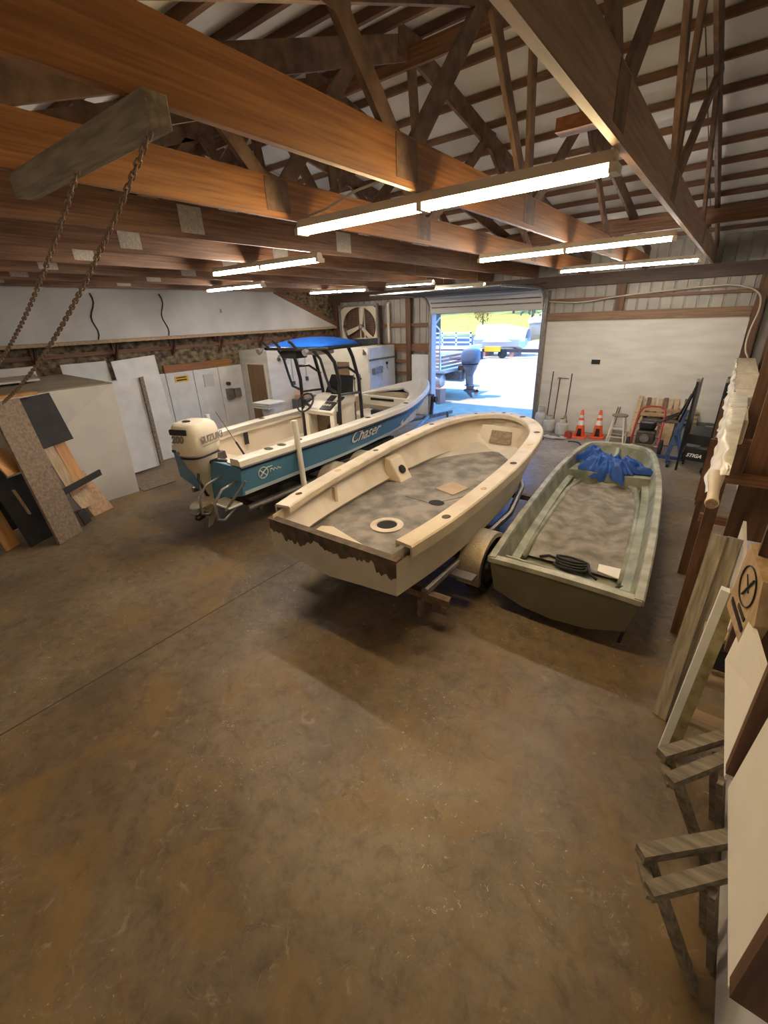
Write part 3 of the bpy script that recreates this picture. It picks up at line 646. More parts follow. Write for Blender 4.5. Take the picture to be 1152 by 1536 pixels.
# ------------------------------------------------------------------ boats
def offset_path(P, d):
    """shift a stern-bow-stern outline inwards by d in plan"""
    out = []; n = len(P)
    for i in range(n):
        a = P[max(i-1,0)]; b = P[min(i+1,n-1)]; t = Vector((b.x-a.x, b.y-a.y, 0))
        if t.length < 1e-6: t = Vector((1,0,0))
        t.normalize(); nn = Vector((t.y,-t.x,0)); out.append(P[i]+nn*d)
    return out
class Hull:
    def __init__(s, ys, bs, cx, zg, bcr, zc, zk, n=36, arc=.45):
        # ys/bs: stations and half widths at the gunwale; cx(y), zg(y), bcr(y) chine ratio, zc(y) chine height, zk(y) keel height
        s.arc = arc; k = len(ys); fy, fb = pchip(range(k), ys), pchip(range(k), bs)
        s.T = [t*(k-1)/n for t in range(n+1)]; s.y = [fy(t) for t in s.T]; s.b = [max(fb(t), .0) for t in s.T]
        s.cx, s.zg, s.bcr, s.zc, s.zk = cx, zg, bcr, zc, zk; s.fy = fy
    def outline(s, dz=0.):
        L = [Vector((s.cx(y)-b, y, s.zg(y)+dz)) for y, b in zip(s.y, s.b)]; R = [Vector((s.cx(y)+b, y, s.zg(y)+dz)) for y, b in zip(s.y, s.b)]
        return L+R[::-1][1:]
    def ring(s, y, b):
        c, g, zc, zk = s.cx(y), s.zg(y), s.zc(y), s.zk(y); bc = b*s.bcr(y)
        out = []
        for q in np.linspace(0, 1, 5): out.append((c-(b+(bc-b)*q), y, g+(zc-g)*q))
        out.append((c-bc*.5, y, zc+(zk-zc)*s.arc)); out.append((c, y, zk)); out.append((c+bc*.5, y, zc+(zk-zc)*s.arc))
        for q in np.linspace(1, 0, 5): out.append((c+(b+(bc-b)*q), y, g+(zc-g)*q))
        return out
    def side(s, y, z, sgn, off=0.):
        b = float(np.interp(y, s.y, s.b)); q = (s.zg(y)-z)/(s.zg(y)-s.zc(y)); bc = b*s.bcr(y)
        return s.cx(y)+sgn*(b+(bc-b)*q+off)
    def topsides(s, z0f=None, z1f=None):                # strip of the side shells between two height fractions (0 gunwale, 1 chine)
        mb = MB()
        for sg in (-1, 1):
            rows = []
            for y, b in zip(s.y, s.b):
                r = []
                for q in np.linspace(z0f, z1f, 4):
                    bc = b*s.bcr(y); r.append((s.cx(y)+sg*(b+(bc-b)*q), y, s.zg(y)+(s.zc(y)-s.zg(y))*q))
                rows.append(r)
            mb.loft(rows, False, False)
        return mb
    def bottom(s):
        mb = MB(); rows = []
        for y, b in zip(s.y, s.b):
            R = s.ring(y, b); rows.append(R[4:9])
        mb.loft(rows, False, False); return mb
    def transom(s):
        R = s.ring(s.y[0], s.b[0]); return MB().prism(R, (0,.04,0))
def rim(path, prof):
    """sweep a profile [(inward, up)...] along an outline"""
    offs = {d: offset_path(path, d) for d, _ in prof}
    mb = MB(); mb.loft([[offs[d][i]+Vector((0,0,z)) for d, z in prof] for i in range(len(path))]); return mb

# --- the blue centre console boat
CX = pchip([3.4,4.5,5.8,7.3,10.25],[-5.97,-6.09,-6.15,-6.22,-6.33])
ZG = pchip([3.4,7.6,9.2,10.25],[1.16,1.17,1.26,1.36])
ch = Hull([3.4,4.5,5.8,7.3,8.75,9.55,10.0,10.2,10.25],[.87,1.00,1.06,1.04,.78,.50,.25,.09,0.0], CX, ZG,
          pchip([3.4,5.8,7.5,8.6,10.25],[.95,.90,.80,.66,.45]), pchip([3.4,7.5,9,10.25],[.74,.76,.86,1.0]), pchip([3.4,7.5,9,10.25],[.48,.50,.60,.95]), 44)
cb_t = thing('centre_console_boat', 'blue and white centre console motorboat on the far left trailer', 'boat', (-6.13,6.5,.48))
ch.topsides(0, .86).build('topsides', M['blue_hull'], cb_t, smooth=True)
ch.topsides(.86, 1.0).build('chine_stripe', M['light_stripe'], cb_t, smooth=True)
ch.bottom().build('hull_bottom', M['bottom_paint'], cb_t, smooth=True)
ch.transom().build('transom', M['blue_hull'], cb_t)
ol = ch.outline()
rim(ol, [(-.02,-.03),(-.03,.0),(-.02,.02),(.02,.02),(.02,-.03)]).build('rub_rail', M['black'], cb_t)
capw = .21
cap = rim(ol, [(-.015,.02),(-.005,.095),(.02,.115),(capw-.02,.115),(capw,.10),(capw,.02)]); cap.build('gunwale', M['gel_white'], cb_t, smooth='auto')
SOLE = .78
inn = offset_path(ol, capw); inn2 = offset_path(ol, capw+.03)
LN = MB(); rows = []
cut = 9.0                                               # cockpit ends here, foredeck beyond
sel = [i for i, p in enumerate(ol) if p.y < cut]
half = len(ol)//2
Li = [i for i in sel if i <= half]; Ri = [len(ol)-1-i for i in Li]
LN.loft([[inn[i]+Vector((0,0,.10)), inn[i]+Vector((0,0,-.02)), Vector((inn[i].x-.06,inn[i].y,inn[i].z-.06)), Vector((inn2[i].x-.04, inn2[i].y, SOLE))] for i in Li], False, False)
LN.loft([[inn[i]+Vector((0,0,.10)), inn[i]+Vector((0,0,-.02)), Vector((inn[i].x+.06,inn[i].y,inn[i].z-.06)), Vector((inn2[i].x+.04, inn2[i].y, SOLE))] for i in Ri], False, False)
LN.build('cockpit_liner', M['gel_inner'], cb_t, smooth='auto')
SO = MB(); SO.loft([[Vector((inn2[a].x-.05, inn2[a].y, SOLE)), Vector((inn2[b].x+.05, inn2[b].y, SOLE))] for a, b in zip(Li, Ri)], False, False); SO.build('cockpit_sole', M['gel_inner'], cb_t)
# foredeck from cut to the bow, with an oval cockpit front
FD = MB(); rows = []
fi = [i for i in range(half+1) if ol[i].y >= 8.2]
for i in fi:
    l, r = inn[i], inn[len(ol)-1-i]; w = max((r.x-l.x)/2, .0); c = (l.x+r.x)/2; y = l.y; z = l.z+.112
    e = 0.
    if y < 9.05: e = math.sqrt(max(0., 1-((y-8.2)/.85)**2))*.98
    rows.append((c, y, w, e, z))
for sg in (-1, 1):
    FD.loft([[(c+sg*w*1.02, y, z), (c+sg*w*max(e,.0), y, z+.02), (c+sg*w*max(e,.0), y, z-.02)] for c, y, w, e, z in rows if w > .01], False, False)
FD.build('foredeck', M['gel_white'], cb_t, smooth='auto')
fb = MB(); arc = []
for u in np.linspace(-1, 1, 17):
    y = 8.2+.85*math.sqrt(max(0, 1-u*u)); w = .72*u; arc.append((CX(8.5)+w, y))
fb.loft([[(x, y, 1.30), (x, y, SOLE)] for x, y in arc], False, False); fb.build('bow_bulkhead', M['gel_inner'], cb_t, smooth='auto')
# forward casting seat, leaning post
MB().box((-6.75,7.55,SOLE),(-5.65,8.25,1.02)).build('bow_seat', M['gel_white'], cb_t, bevel=.03)
MB().box((-5.95,7.38,1.08),(-5.55,7.50,1.20)).build('bow_cushion', M['black_matte'], cb_t, bevel=.03)
sb = MB().beam((-6.75,8.15,1.25),(-5.45,8.15,1.22),.06,.22); sb.build('backrest_panel', M['gel_white'], cb_t, bevel=.02)
MB().box((-6.5,8.10,1.25),(-5.85,8.118,1.30)).build('grab_slot', M['black'], cb_t)
MB().tube([(-5.42,7.95,1.28),(-5.36,7.7,.85)],.02,8).build('stanchion', M['gel_white'], cb_t)
# console
cx0, cx1, cy0, cy1 = -6.50, -5.72, 6.0, 6.65
con = MB()
con.box((cx0,cy0,SOLE),(cx0+.10,cy0+.06,1.40)); con.box((cx1-.10,cy0,SOLE),(cx1,cy0+.06,1.40)); con.box((cx0+.10,cy0,1.33),(cx1-.10,cy0+.06,1.42)); con.box((cx0+.10,cy0,SOLE),(cx1-.10,cy0+.06,.86))
con.box((cx0,cy0+.06,SOLE),(cx0+.03,cy1,1.5)); con.box((cx1-.03,cy0+.06,SOLE),(cx1,cy1,1.5)); con.box((cx0,cy1-.03,SOLE),(cx1,cy1,1.62))
con.prism([(cx0,cy0-.04,1.40),(cx0,cy0+.42,1.64),(cx0,cy1,1.64),(cx0,cy1,1.50),(cx0,cy0,1.34)],(cx1-cx0,0,0))
con_o = con.build('console', M['gel_white'], cb_t)
MB().box((cx0+.03,cy0+.30,SOLE+.02),(cx1-.03,cy0+.32,1.32)).build('console_locker', M['osb'], con_o)
MB().lathe([(.09,0),(.09,.03)],(-6.1,cy0+.30,1.0),(0,-1,0),18).build('speaker', M['black'], con_o)
def dash(u, v, w): return (cx0+u, cy0-.04+v*.46, 1.40+v*.24+w)
for (u0,u1,v0,v1) in ((.42,.70,.10,.55),(.40,.55,.62,.92),(.66,.75,.62,.9)):
    MB().prism([dash(u0,v0,.004),dash(u1,v0,.004),dash(u1,v1,.004),dash(u0,v1,.004)],(0,-.008,.018)).build('instrument', M['black'], con_o)
for u in (.46,.53,.60): MB().lathe([(.03,0),(.03,.012)],dash(u,.33,.02),(0,-.46,.88),14).build('gauge', M['lamp_body'], con_o)
wc = Vector((cx0+.20,cy0-.14,1.57)); ax = Vector((0,-.80,.60)); a = Vector((1,0,0)); b = ax.cross(a)
ws = MB().tube([wc+(a*math.cos(t)+b*math.sin(t))*.19 for t in np.linspace(0,2*math.pi,25)[:-1]],.018,8,closed=True)
for t in (.5,2.6,4.7): ws.tube([wc, wc+(a*math.cos(t)+b*math.sin(t))*.19],.012,6)
ws.lathe([(.05,-.02),(.05,.03)],wc,ax,14); ws.tube([wc, wc-ax*.14],.03,8); ws.build('steering_wheel', M['black'], con_o, smooth='auto')
MB().box((cx1,cy0+.08,1.18),(cx1+.03,cy0+.16,1.36)).build('throttle', M['black'], con_o)
MB().tube([(cx1+.02,cy0+.1,1.3),(cx1+.10,cy0+.0,1.42)],.014,8).build('throttle_lever', M['black'], con_o)
MB().prism([(cx0+.02,cy1-.04,1.64),(cx1-.02,cy1-.04,1.64),(cx1-.10,cy1+.10,1.98),(cx0+.10,cy1+.10,1.98)],(0,.008,.0)).build('windscreen', M['glass_dark'], con_o)
MB().prism([(cx0+.30,cy0+.48,1.645),(cx0+.52,cy0+.48,1.645),(cx0+.5,cy0+.52,1.80),(cx0+.32,cy0+.52,1.80)],(0,.03,0)).build('chart_plotter', M['black'], con_o)
# T-top
tx0, tx1, ty0, ty1, TZ = -6.90, -5.38, 5.42, 6.82, 2.56
def bow_tube(p): return p
LEGX = ((-5.62,1),(-6.60,-1))
for x, sg in LEGX:
    MB().tube([(x,6.05,SOLE),(x,6.07,1.5),(x+sg*.02,6.10,1.95),(x+sg*.01,6.02,2.3),(x-sg*.04,5.92,2.46),(x-sg*.05,5.80,2.53)],.034,10).build('t_top_leg', M['black'], cb_t, smooth='auto')
    MB().tube([(x,6.72,SOLE),(x,6.70,1.5),(x+sg*.02,6.64,1.95),(x+sg*.01,6.52,2.35),(x-sg*.03,6.46,2.53)],.034,10).build('t_top_leg', M['black'], cb_t, smooth='auto')
    for z, r in ((1.72,0),(2.12,.08)):
        MB().tube([(x+sg*.015,6.09,z+r),(x+sg*.015,6.35,z+r-.01),(x+sg*.015,6.66,z-r-.03)],.024,8).build('cross_brace', M['black'], cb_t, smooth='auto')
    MB().tube([(x,6.02,1.78),(x,5.86,1.86),(x-sg*.01,5.78,2.1),(x-sg*.02,5.70,2.38),(x-sg*.05,5.58,2.52)],.024,8).build('grab_rail', M['black'], cb_t, smooth='auto')
fr = MB()
rr = [(tx0,ty0+.2,TZ),(tx0,ty1-.2,TZ),(tx0+.2,ty1,TZ),(tx1-.2,ty1,TZ),(tx1,ty1-.2,TZ),(tx1,ty0+.2,TZ),(tx1-.2,ty0,TZ),(tx0+.2,ty0,TZ)]
fr.tube(rr,.030,8,closed=True)
for y in (5.75,6.15,6.5): fr.tube([(tx0,y,TZ),(tx1,y,TZ)],.022,8)
ttf_o = fr.build('t_top_frame', M['black'], cb_t, smooth='auto')
def dome(u, v):
    x = tx0+.06+(tx1-tx0-.12)*u; y = ty0+.08+(ty1-ty0-.16)*v
    e = (1-abs(2*u-1)**2.2)*(1-abs(2*v-1)**2.2)
    return (x, y, TZ+.03+.13*e**.7)
MB().grid(dome,20,20).grid(lambda u,v: (dome(u,v)[0],dome(u,v)[1],dome(u,v)[2]-.01),20,20).build('canopy', M['canvas'], cb_t, smooth=True)
MB().box((-6.45,5.95,TZ-.14),(-5.9,6.35,TZ-.02)).build('electronics_box', M['gel_inner'], ttf_o, bevel=.02)
MB().box((-6.55,5.62,TZ-.18),(-6.15,5.9,TZ-.04)).build('radio_box', M['black'], ttf_o, bevel=.02)
MB().box((-5.55,6.5,TZ-.02),(-5.25,6.86,TZ+.10)).build('antenna_mount', M['black'], ttf_o, bevel=.02)
for x in (tx0+.15, tx1-.2): MB().lathe([(.02,0),(.05,.04),(.055,.10)],(x,ty0-.04,TZ-.02),(0,-1,-.3),12).build('spreader_light', M['steel'], ttf_o)
for x in (tx0+.3,-6.3,-5.9): MB().tube([(x,ty0,TZ),(x,ty0-.10,TZ+.10),(x,ty0-.16,TZ+.13)],.026,8).build('rod_holder', M['black'], ttf_o)
# gunwale fittings
for y, sg in ((4.0,1),(4.25,1),(4.6,1),(6.4,1),(7.9,1),(4.0,-1),(5.4,-1),(7.4,-1)):
    x = CX(y)+sg*(float(np.interp(y,ch.y,ch.b))-.10)
    MB().lathe([(.055,0),(.06,.006),(.03,.008),(.03,.002)],(x,y,ZG(y)+.116),n=14,sx=1.4 if y<4.5 else 1).build('rod_holder_ring', M['dark_steel'], cb_t)
for y in (3.55,4.8): MB().box((CX(y)-.80,y,.92),(CX(y)-.785,y+.09,1.14)).build('speaker_plate', M['black'], cb_t)
MB().box((-6.3,3.5,SOLE),(-5.65,3.95,1.08)).build('motor_well', M['gel_inner'], cb_t, bevel=.03)
MB().lathe([(.16,0),(.16,.03),(.12,.03)],(-5.6,3.72,1.09),n=18).build('bait_lid', M['gel_white'], cb_t)
rod = thing('fishing_rod', 'thin dark fishing rod leaning out of the blue boat stern', 'rod', (-5.32,3.70,1.17))
MB().tube([(-5.62,3.76,1.38),(-6.20,3.88,1.76)],[.010,.004],6).build('blank', M['dark_steel'], rod)
MB().tube([(-5.32,3.70,1.17),(-5.62,3.76,1.38)],.016,8).build('grip', M['black'], rod)
# lettering on the near side
def hull_letters(y0, y1, z0, width, slope=0.): 
    def f(u, v, w):
        y = y0+u*width; z = z0+v*width+slope*u*width
        return Vector((ch.side(y, z, 1, .004+w), y, z))
    return f
text_mb('Chaser', hull_letters(5.80,6.8,.92,.94), shear=.35, bold=.05).build('name_shadow', M['letter_black'], cb_t)
def _sh(f): return lambda u,v,w: f(u,v,w)+Vector((.014,-.012,.010))
text_mb('Chaser', _sh(hull_letters(5.80,6.8,.92,.94)), shear=.35, bold=.012).build('name_lettering', M['letter_white'], cb_t)
def ell(cy, cz, ry, rz, n=24): return [Vector((ch.side(cy+ry*math.cos(t), cz+rz*math.sin(t), 1, .006), cy+ry*math.cos(t), cz+rz*math.sin(t))) for t in np.linspace(0,2*math.pi,n+1)[:-1]]
lg = MB().tube(ell(3.78,.985,.085,.085),.007,5,closed=True)
lg.tube([Vector((ch.side(y,z,1,.007),y,z)) for y,z in ((3.72,1.04),(3.78,.98),(3.84,.93))],.009,5); lg.tube([Vector((ch.side(y,z,1,.007),y,z)) for y,z in ((3.73,.94),(3.79,1.0),(3.86,1.05),(3.95,1.05))],.008,5)
lg.build('round_emblem', M['letter_white'], cb_t)
sc = MB()
for y0, amp in ((3.90,.022),(3.97,.018),(4.04,.018)):
    sc.tube([Vector((ch.side(y0+.055*t, .985+amp*math.sin(6.3*t+y0*9), 1, .007), y0+.055*t+.012*math.cos(6.3*t), .985+amp*math.sin(6.3*t+y0*9))) for t in np.linspace(0,1.2,14)], .006, 5)
sc.build('emblem_scroll', M['letter_white'], cb_t)
# swim platform and ladder
MB().box((-5.62,3.16,.60),(-5.18,3.40,.63)).build('swim_platform', M['gel_white'], cb_t, bevel=.01)
for x in (-5.62,-5.24): MB().tube([(x,3.4,.95),(x,3.15,.90),(x,3.0,.75),(x,3.0,.50),(x,3.1,.46),(x,3.38,.62)],.02,8).build('ladder_rail', M['steel'], cb_t, smooth=True)
MB().tube([(-5.0,3.38,1.0),(-5.25,3.15,.58)],.018,8).build('strut', M['steel'], cb_t)
# outboard motor
def outboard(name, lab, c, s, mw, mg, parent=None, letters=True, yaw=0.):
    """c: point on the transom clamp line; motor axis +Y forward, s scale"""
    t = thing(name, lab, 'motor', c, rot=yaw); P = lambda x,y,z: Vector((x*s,y*s,z*s))
    def ringz(z, wx, y0, y1, e=3.2, n=24):
        out = []; cy = (y0+y1)/2; ly = (y1-y0)/2
        for k in range(n):
            a = 2*math.pi*k/n; ca, sa = math.cos(a), math.sin(a); out.append(P(wx*math.copysign(abs(ca)**(2/e),ca), cy+ly*math.copysign(abs(sa)**(2/e),sa), z))
        return out
    MB().loft([ringz(.30,.18,-.46,.10),ringz(.36,.235,-.53,.14),ringz(.50,.26,-.55,.16),ringz(.68,.255,-.545,.15),ringz(.78,.24,-.53,.11),ringz(.83,.215,-.49,.03),ringz(.855,.15,-.40,-.08)]).build('cowl', mw, t, smooth='auto', local=True)
    MB().loft([ringz(.285,.20,-.49,.12),ringz(.30,.22,-.515,.13),ringz(.315,.20,-.49,.12)]).build('cowl_band', M['black'], t, local=True)
    MB().loft([ringz(.29,.195,-.48,.10),ringz(.12,.16,-.42,.06),ringz(.0,.125,-.36,.0,2.4),ringz(-.12,.095,-.32,-.02,2.2)]).build('lower_cowl', mg, t, smooth='auto', local=True)
    MB().loft([ringz(-.10,.09,-.32,-.02,2.2),ringz(-.42,.07,-.34,-.04,2.2),ringz(-.48,.06,-.42,-.04,2)]).build('midsection', mg, t, smooth='auto', local=True)
    MB().loft([ringz(-.475,.17,-.62,.02,2.),ringz(-.49,.17,-.63,.02,2.),ringz(-.50,.15,-.60,.0,2.)]).build('ventilation_plate', mg, t, local=True)
    MB().loft([ringz(-.49,.05,-.40,-.05,2),ringz(-.60,.035,-.36,-.06,2),ringz(-.70,.03,-.34,-.08,2)]).build('gearcase_strut', mg, t, smooth='auto', local=True)
    MB().lathe([(.02,0),(.07,.08),(.085,.2),(.08,.40),(.06,.48)],P(0,.02,-.70),(0,-1,0),18) if False else None
    g = MB(); g.loft([[P(r*math.cos(a), y, -.68+r*math.sin(a)) for a in np.linspace(0,2*math.pi,17)[:-1]] for r,y in ((.01,.06),(.05,.0),(.072,-.12),(.075,-.32),(.058,-.42))]); g.build('gearcase', mg, t, smooth='auto', local=True)
    MB().prism([P(-.008,-.05,-.74),P(-.008,-.28,-.74),P(-.008,-.36,-.93),P(-.008,-.26,-.93)],P(.016,0,0)).build('skeg', mg, t, local=True)
    pr = MB(); pr.loft([[P(r*math.cos(a), y, -.68+r*math.sin(a)) for a in np.linspace(0,2*math.pi,13)[:-1]] for r,y in ((.055,-.42),(.05,-.55),(.03,-.58))]); pr.build('propeller_hub', M['black'], t, smooth='auto', local=True)
    for k in range(3):
        a = 2*math.pi*k/3+.5; d = Vector((math.cos(a),0,math.sin(a))); pd = Vector((-math.sin(a),0,math.cos(a))); ce = P(0,-.48,-.68)
        bl = [ce+d*.05*s-pd*.02*s+P(0,.04,0), ce+d*.13*s-pd*.075*s+P(0,.06,0), ce+d*.19*s-pd*.02*s+P(0,.02,0), ce+d*.17*s+pd*.06*s+P(0,-.05,0), ce+d*.05*s+pd*.03*s+P(0,-.04,0)]
        MB().prism(bl, P(0,.012,0)).build('propeller_blade', M['steel'], t, local=True)
    br = MB(); br.add([P(*q) for q in ((-.14,.02,-.05),(.14,.02,-.05),(.14,.30,-.05),(-.14,.30,-.05),(-.14,.02,.24),(.14,.02,.24),(.14,.24,.24),(-.14,.24,.24))],[(0,3,2,1),(4,5,6,7),(0,1,5,4),(1,2,6,5),(2,3,7,6),(3,0,4,7)])
    br.build('clamp_bracket', M['dark_steel'], t, local=True)
    if letters:
        for sg in (1,-1):
            MB().box(tuple(P(sg*.262,-.44,.67)),tuple(P(sg*.30,-.18,.80))) if False else None
        x0 = .2925*s
        text_mb('SUZUKI', lambda u,v,w: P(.262,-.40+u*.50,.52+v*.50)+Vector((w,0,0)), bold=.03).build('side_lettering', M['letter_gray'], t, local=True)
        MB().add([P(.2625,-.38,.49),P(.2625,.02,.50),P(.2625,.02,.49),P(.2625,-.38,.475)],[(0,1,2,3)]).build('side_stripe', M['letter_gray'], t, local=True)
        text_mb('200', lambda u,v,w: P(-.16+u*.24,-.552,.56+v*.24)+Vector((0,-w,0)), shear=.2, bold=.05).build('rear_lettering', M['letter_gray'], t, local=True)
        MB().prism([P(-.18,-.50,.68),P(.13,-.50,.68),P(.13,-.50,.77),P(-.18,-.50,.77)],P(0,-.05,0)).build('rear_vent', M['black'], t, local=True, bevel=.015)
        MB().lathe([(.045*s,0),(.045*s,.01)],P(.02,-.36,.853),(0,-.1,1),16,sx=1.6).build('top_vent', M['black'], t, local=True)
        MB().lathe([(.03*s,0),(.03*s,.012)],P(-.10,-.535,.40),(0,-1,0),14).build('round_port', M['letter_gray'], t, local=True)
    return t
outboard('outboard_motor','big white outboard motor on the blue boat transom',(-6.02,3.52,.98),.92,M['motor_white'],M['motor_gray'],yaw=.32)
hs = MB().tube([(-6.0,3.3,1.05),(-5.8,3.15,.95),(-5.75,3.2,.7),(-5.95,3.35,.6)],.022,8).tube([(-5.95,3.35,1.1),(-5.7,3.45,1.18),(-5.72,3.6,1.12)],.03,8); hs.build('rigging_hose', M['black'], cb_t, smooth=True)

# --- wheels and trailers
def wheel(parent, c, r, w, spokes=True):
    c = Vector(c)
    tyre = MB().lathe([(r*.62,-w/2),(r*.9,-w/2),(r,-w*.36),(r,w*.36),(r*.9,w/2),(r*.62,w/2),(r*.60,0)],c,(1,0,0),32); ty = tyre.build('tyre', M['rubber'], parent, smooth='auto')
    MB().lathe([(r*.62,-w*.45),(r*.62,w*.42),(r*.56,w*.36),(r*.40,w*.18),(r*.22,w*.30),(r*.18,w*.42),(r*.05,w*.44)],c,(1,0,0),24).build('rim', M['steel'], ty, smooth='auto')
def fender(parent, c, r, w, m, a0=-15, a1=195):
    c = Vector(c); rows = []
    for a in np.linspace(math.radians(a0), math.radians(a1), 25):
        d = Vector((0, math.cos(a), math.sin(a)))
        rows.append([c+d*r+Vector((-w/2,0,0)), c+d*r+Vector((w/2,0,0)), c+d*(r-.05)+Vector((w/2+.004,0,0)), c+d*(r-.045)+Vector((w/2-.008,0,0)), c+d*(r-.012)+Vector((w/2-.012,0,0)), c+d*(r-.012)+Vector((-w/2,0,0))])
    return MB().loft(rows).build('fender', m, parent, smooth='auto')
tr2 = thing('boat_trailer', 'dark steel trailer under the cream open hull', 'trailer', (-2.85,4.2,0))
for x in (-1.80,-3.95):
    wheel(tr2, (x,4.20,.325), .325, .21)
    fender(tr2, (x-.01,4.20,.335), .39, .27, M['tread'])
MB().tube([(-1.95,3.15,.46),(-1.97,5.4,.46),(-2.15,6.3,.50),(-2.62,7.3,.56),(-2.86,8.2,.56)],.045,8).build('frame_rail', M['galv'], tr2, smooth='auto')
MB().tube([(-3.75,3.15,.46),(-3.78,5.4,.46),(-3.65,6.3,.50),(-3.12,7.3,.56),(-2.86,8.2,.56)],.045,8).build('frame_rail', M['galv'], tr2, smooth='auto')
for y in (3.18,4.9,6.2): MB().beam((-3.80,y,.41),(-1.92,y,.41),.075,.075).build('cross_member', M['rust_steel'], tr2)
MB().beam((-4.0,4.2,.33),(-1.75,4.2,.33),.06,.06).build('axle', M['dark_steel'], tr2)
for x in (-2.35,-3.35): MB().beam((x,3.1,.56),(x-.02,6.6,.60),.12,.09).build('bunk', M['grey_wood'], tr2)
for x in (-2.35,-3.35):
    for y in (3.5,4.9,6.2): MB().beam((x,y,.44),(x,y,.54),.05,.05).build('bunk_post', M['dark_steel'], tr2)
MB().beam((-2.86,8.1,.55),(-2.9,9.0,.55),.08,.08).build('tongue', M['galv'], tr2)
MB().beam((-2.88,8.2,.5),(-2.9,8.25,.03),.05,.05,up=(0,1,0)).build('tongue_jack', M['steel'], tr2)
MB().beam((-1.99,3.18,.40),(-1.72,3.24,.36),.09,.09).build('rear_bracket', M['rust_steel'], tr2)
MB().beam((-1.98,3.12,.38),(-1.98,3.12,.18),.05,.05,up=(0,1,0)).build('rear_post', M['rust_steel'], tr2)
MB().box((-1.88,3.18,.26),(-1.72,3.25,.33)).build('tail_lamp', M['rust_steel'], tr2)
MB().box((-1.95,3.6,.42),(-1.66,3.74,.45)).build('fender_step', M['galv'], tr2)
tr1 = thing('boat_trailer', 'steel tandem axle trailer under the blue motorboat', 'trailer', (-6.13,5.8,0))
for x in (-5.18,-7.08):
    for y in (5.35,6.15):
        wheel(tr1, (x,y,.32), .32, .2)
        fender(tr1, (x,y,.33), .37, .24, M['gel_inner'], 20, 160)
for sg in (-1,1):
    MB().tube([(-6.13+sg*.75,3.6,.42),(-6.15+sg*.75,7.6,.42),(-6.2+sg*.3,9.3,.48),(-6.2,10.2,.5)],.05,8).build('frame_rail', M['galv'], tr1, smooth='auto')
    MB().beam((-6.13+sg*.5,3.6,.52),(-6.15+sg*.45,7.8,.52),.12,.08).build('bunk', M['dark_steel'], tr1)
for y in (3.8,5.0,6.6,7.8): MB().beam((-6.95,y,.38),(-5.32,y,.38),.07,.07).build('cross_member', M['dark_steel'], tr1)
for y in (5.35,6.15): MB().beam((-7.1,y,.32),(-5.15,y,.32),.05,.05).build('axle', M['dark_steel'], tr1)
MB().beam((-6.2,10.0,.5),(-6.05,11.2,.46),.09,.09).build('tongue', M['galv'], tr1)
MB().beam((-6.18,10.3,.5),(-6.2,10.42,1.05),.07,.07,up=(0,1,0)).build('winch_post', M['dark_steel'], tr1)
MB().beam((-6.2,10.42,1.02),(-6.2,9.95,1.12),.06,.06).build('winch_arm', M['dark_steel'], tr1)
MB().lathe([(.08,-.06),(.08,.06)],(-6.19,10.5,.9),(1,0,0),14).build('winch', M['dark_steel'], tr1)
MB().tube([(-5.95,10.8,.55),(-5.95,10.8,.08)],.03,8).build('tongue_jack', M['steel'], tr1)
MB().lathe([(.08,-.03),(.08,.03)],(-5.95,10.8,.085),(1,0,0),14).build('jack_wheel', M['rubber'], tr1)
MB().tube([(-5.03,4.47,.45),(-5.09,4.47,1.62)],.045,12).build('guide_post', M['gel_white'], tr1)
MB().tube([(-7.25,4.4,.45),(-7.32,4.4,1.52)],.045,12).build('guide_post', M['gel_white'], tr1)
for x in (-5.03,-7.25): MB().beam((x,4.47,.42),(x*.9-.6,4.3,.40),.05,.05).build('guide_bracket', M['dark_steel'], tr1)

# --- the cream hull in the middle
MX = lambda y: -2.82-.035*(y-2.7)
MG = pchip([2.7,5.0,7.6],[1.02,1.12,1.26])
mh = Hull([2.70,3.5,4.3,5.2,6.0,6.6,7.1,7.42,7.56,7.60],[.86,.98,1.03,1.045,1.0,.92,.72,.44,.18,.0], MX, MG,
          pchip([2.7,5,6.6,7.6],[.99,.93,.80,.5]), pchip([2.7,5,6.6,7.6],[.66,.68,.78,.95]), pchip([2.7,5,6.8,7.6],[.58,.57,.62,.9]), 44)
mb_t = thing('open_boat_hull', 'stripped cream open hull with bare grey deck on the middle trailer', 'boat', (-2.9,5.1,.57))
mh.topsides(0, 1).build('topsides', M['hull_bare'], mb_t, smooth=True)
mh.bottom().build('hull_bottom', M['hull_bare'], mb_t, smooth=True)
TR = mh.ring(2.70,.86); TRl = [p for p in TR]
trn_o = MB().prism(TRl,(0,.045,0)).build('transom', M['hull_bare'], mb_t)
# ragged stripped strip along the transom top
random.seed(11); n = 60; x0, x1 = MX(2.7)-.855, MX(2.7)+.855; low = []
for k in range(n+1):
    u = k/n; low.append((x0+(x1-x0)*u, 2.694, 1.02-.04-.07*abs(math.sin(u*7.3+.4))**.7-.06*random.random()-(.05 if .12<u<.4 or u>.85 else 0)))
strip = MB().add([(x0,2.694,1.024),(x1,2.694,1.024)]+low[::-1],[tuple(range(n+3))]); strip.build('stripped_paint', M['exposed_wood'], trn_o, label='dark bare wood where the cream paint is stripped')
MB().box((x0-.01,2.685,1.02),(x1+.01,2.775,1.035)).build('transom_top', M['exposed_wood'], mb_t)
mo = [p for p in mh.outline()]
keep = [i for i,p in enumerate(mo) if p.y > 2.79]; mo2 = [mo[i] for i in keep]
rim(mo2, [(-.035,-.02),(-.035,.085),(-.02,.10),(.155,.10),(.17,.085),(.17,.02),(.155,.02),(.155,.07),(-.015,.07),(-.015,-.02)]).build('gunwale', M['cap_cream'], mb_t, smooth='auto')
gun_o = [c for c in mb_t.children if c.name.startswith('gunwale')][0]
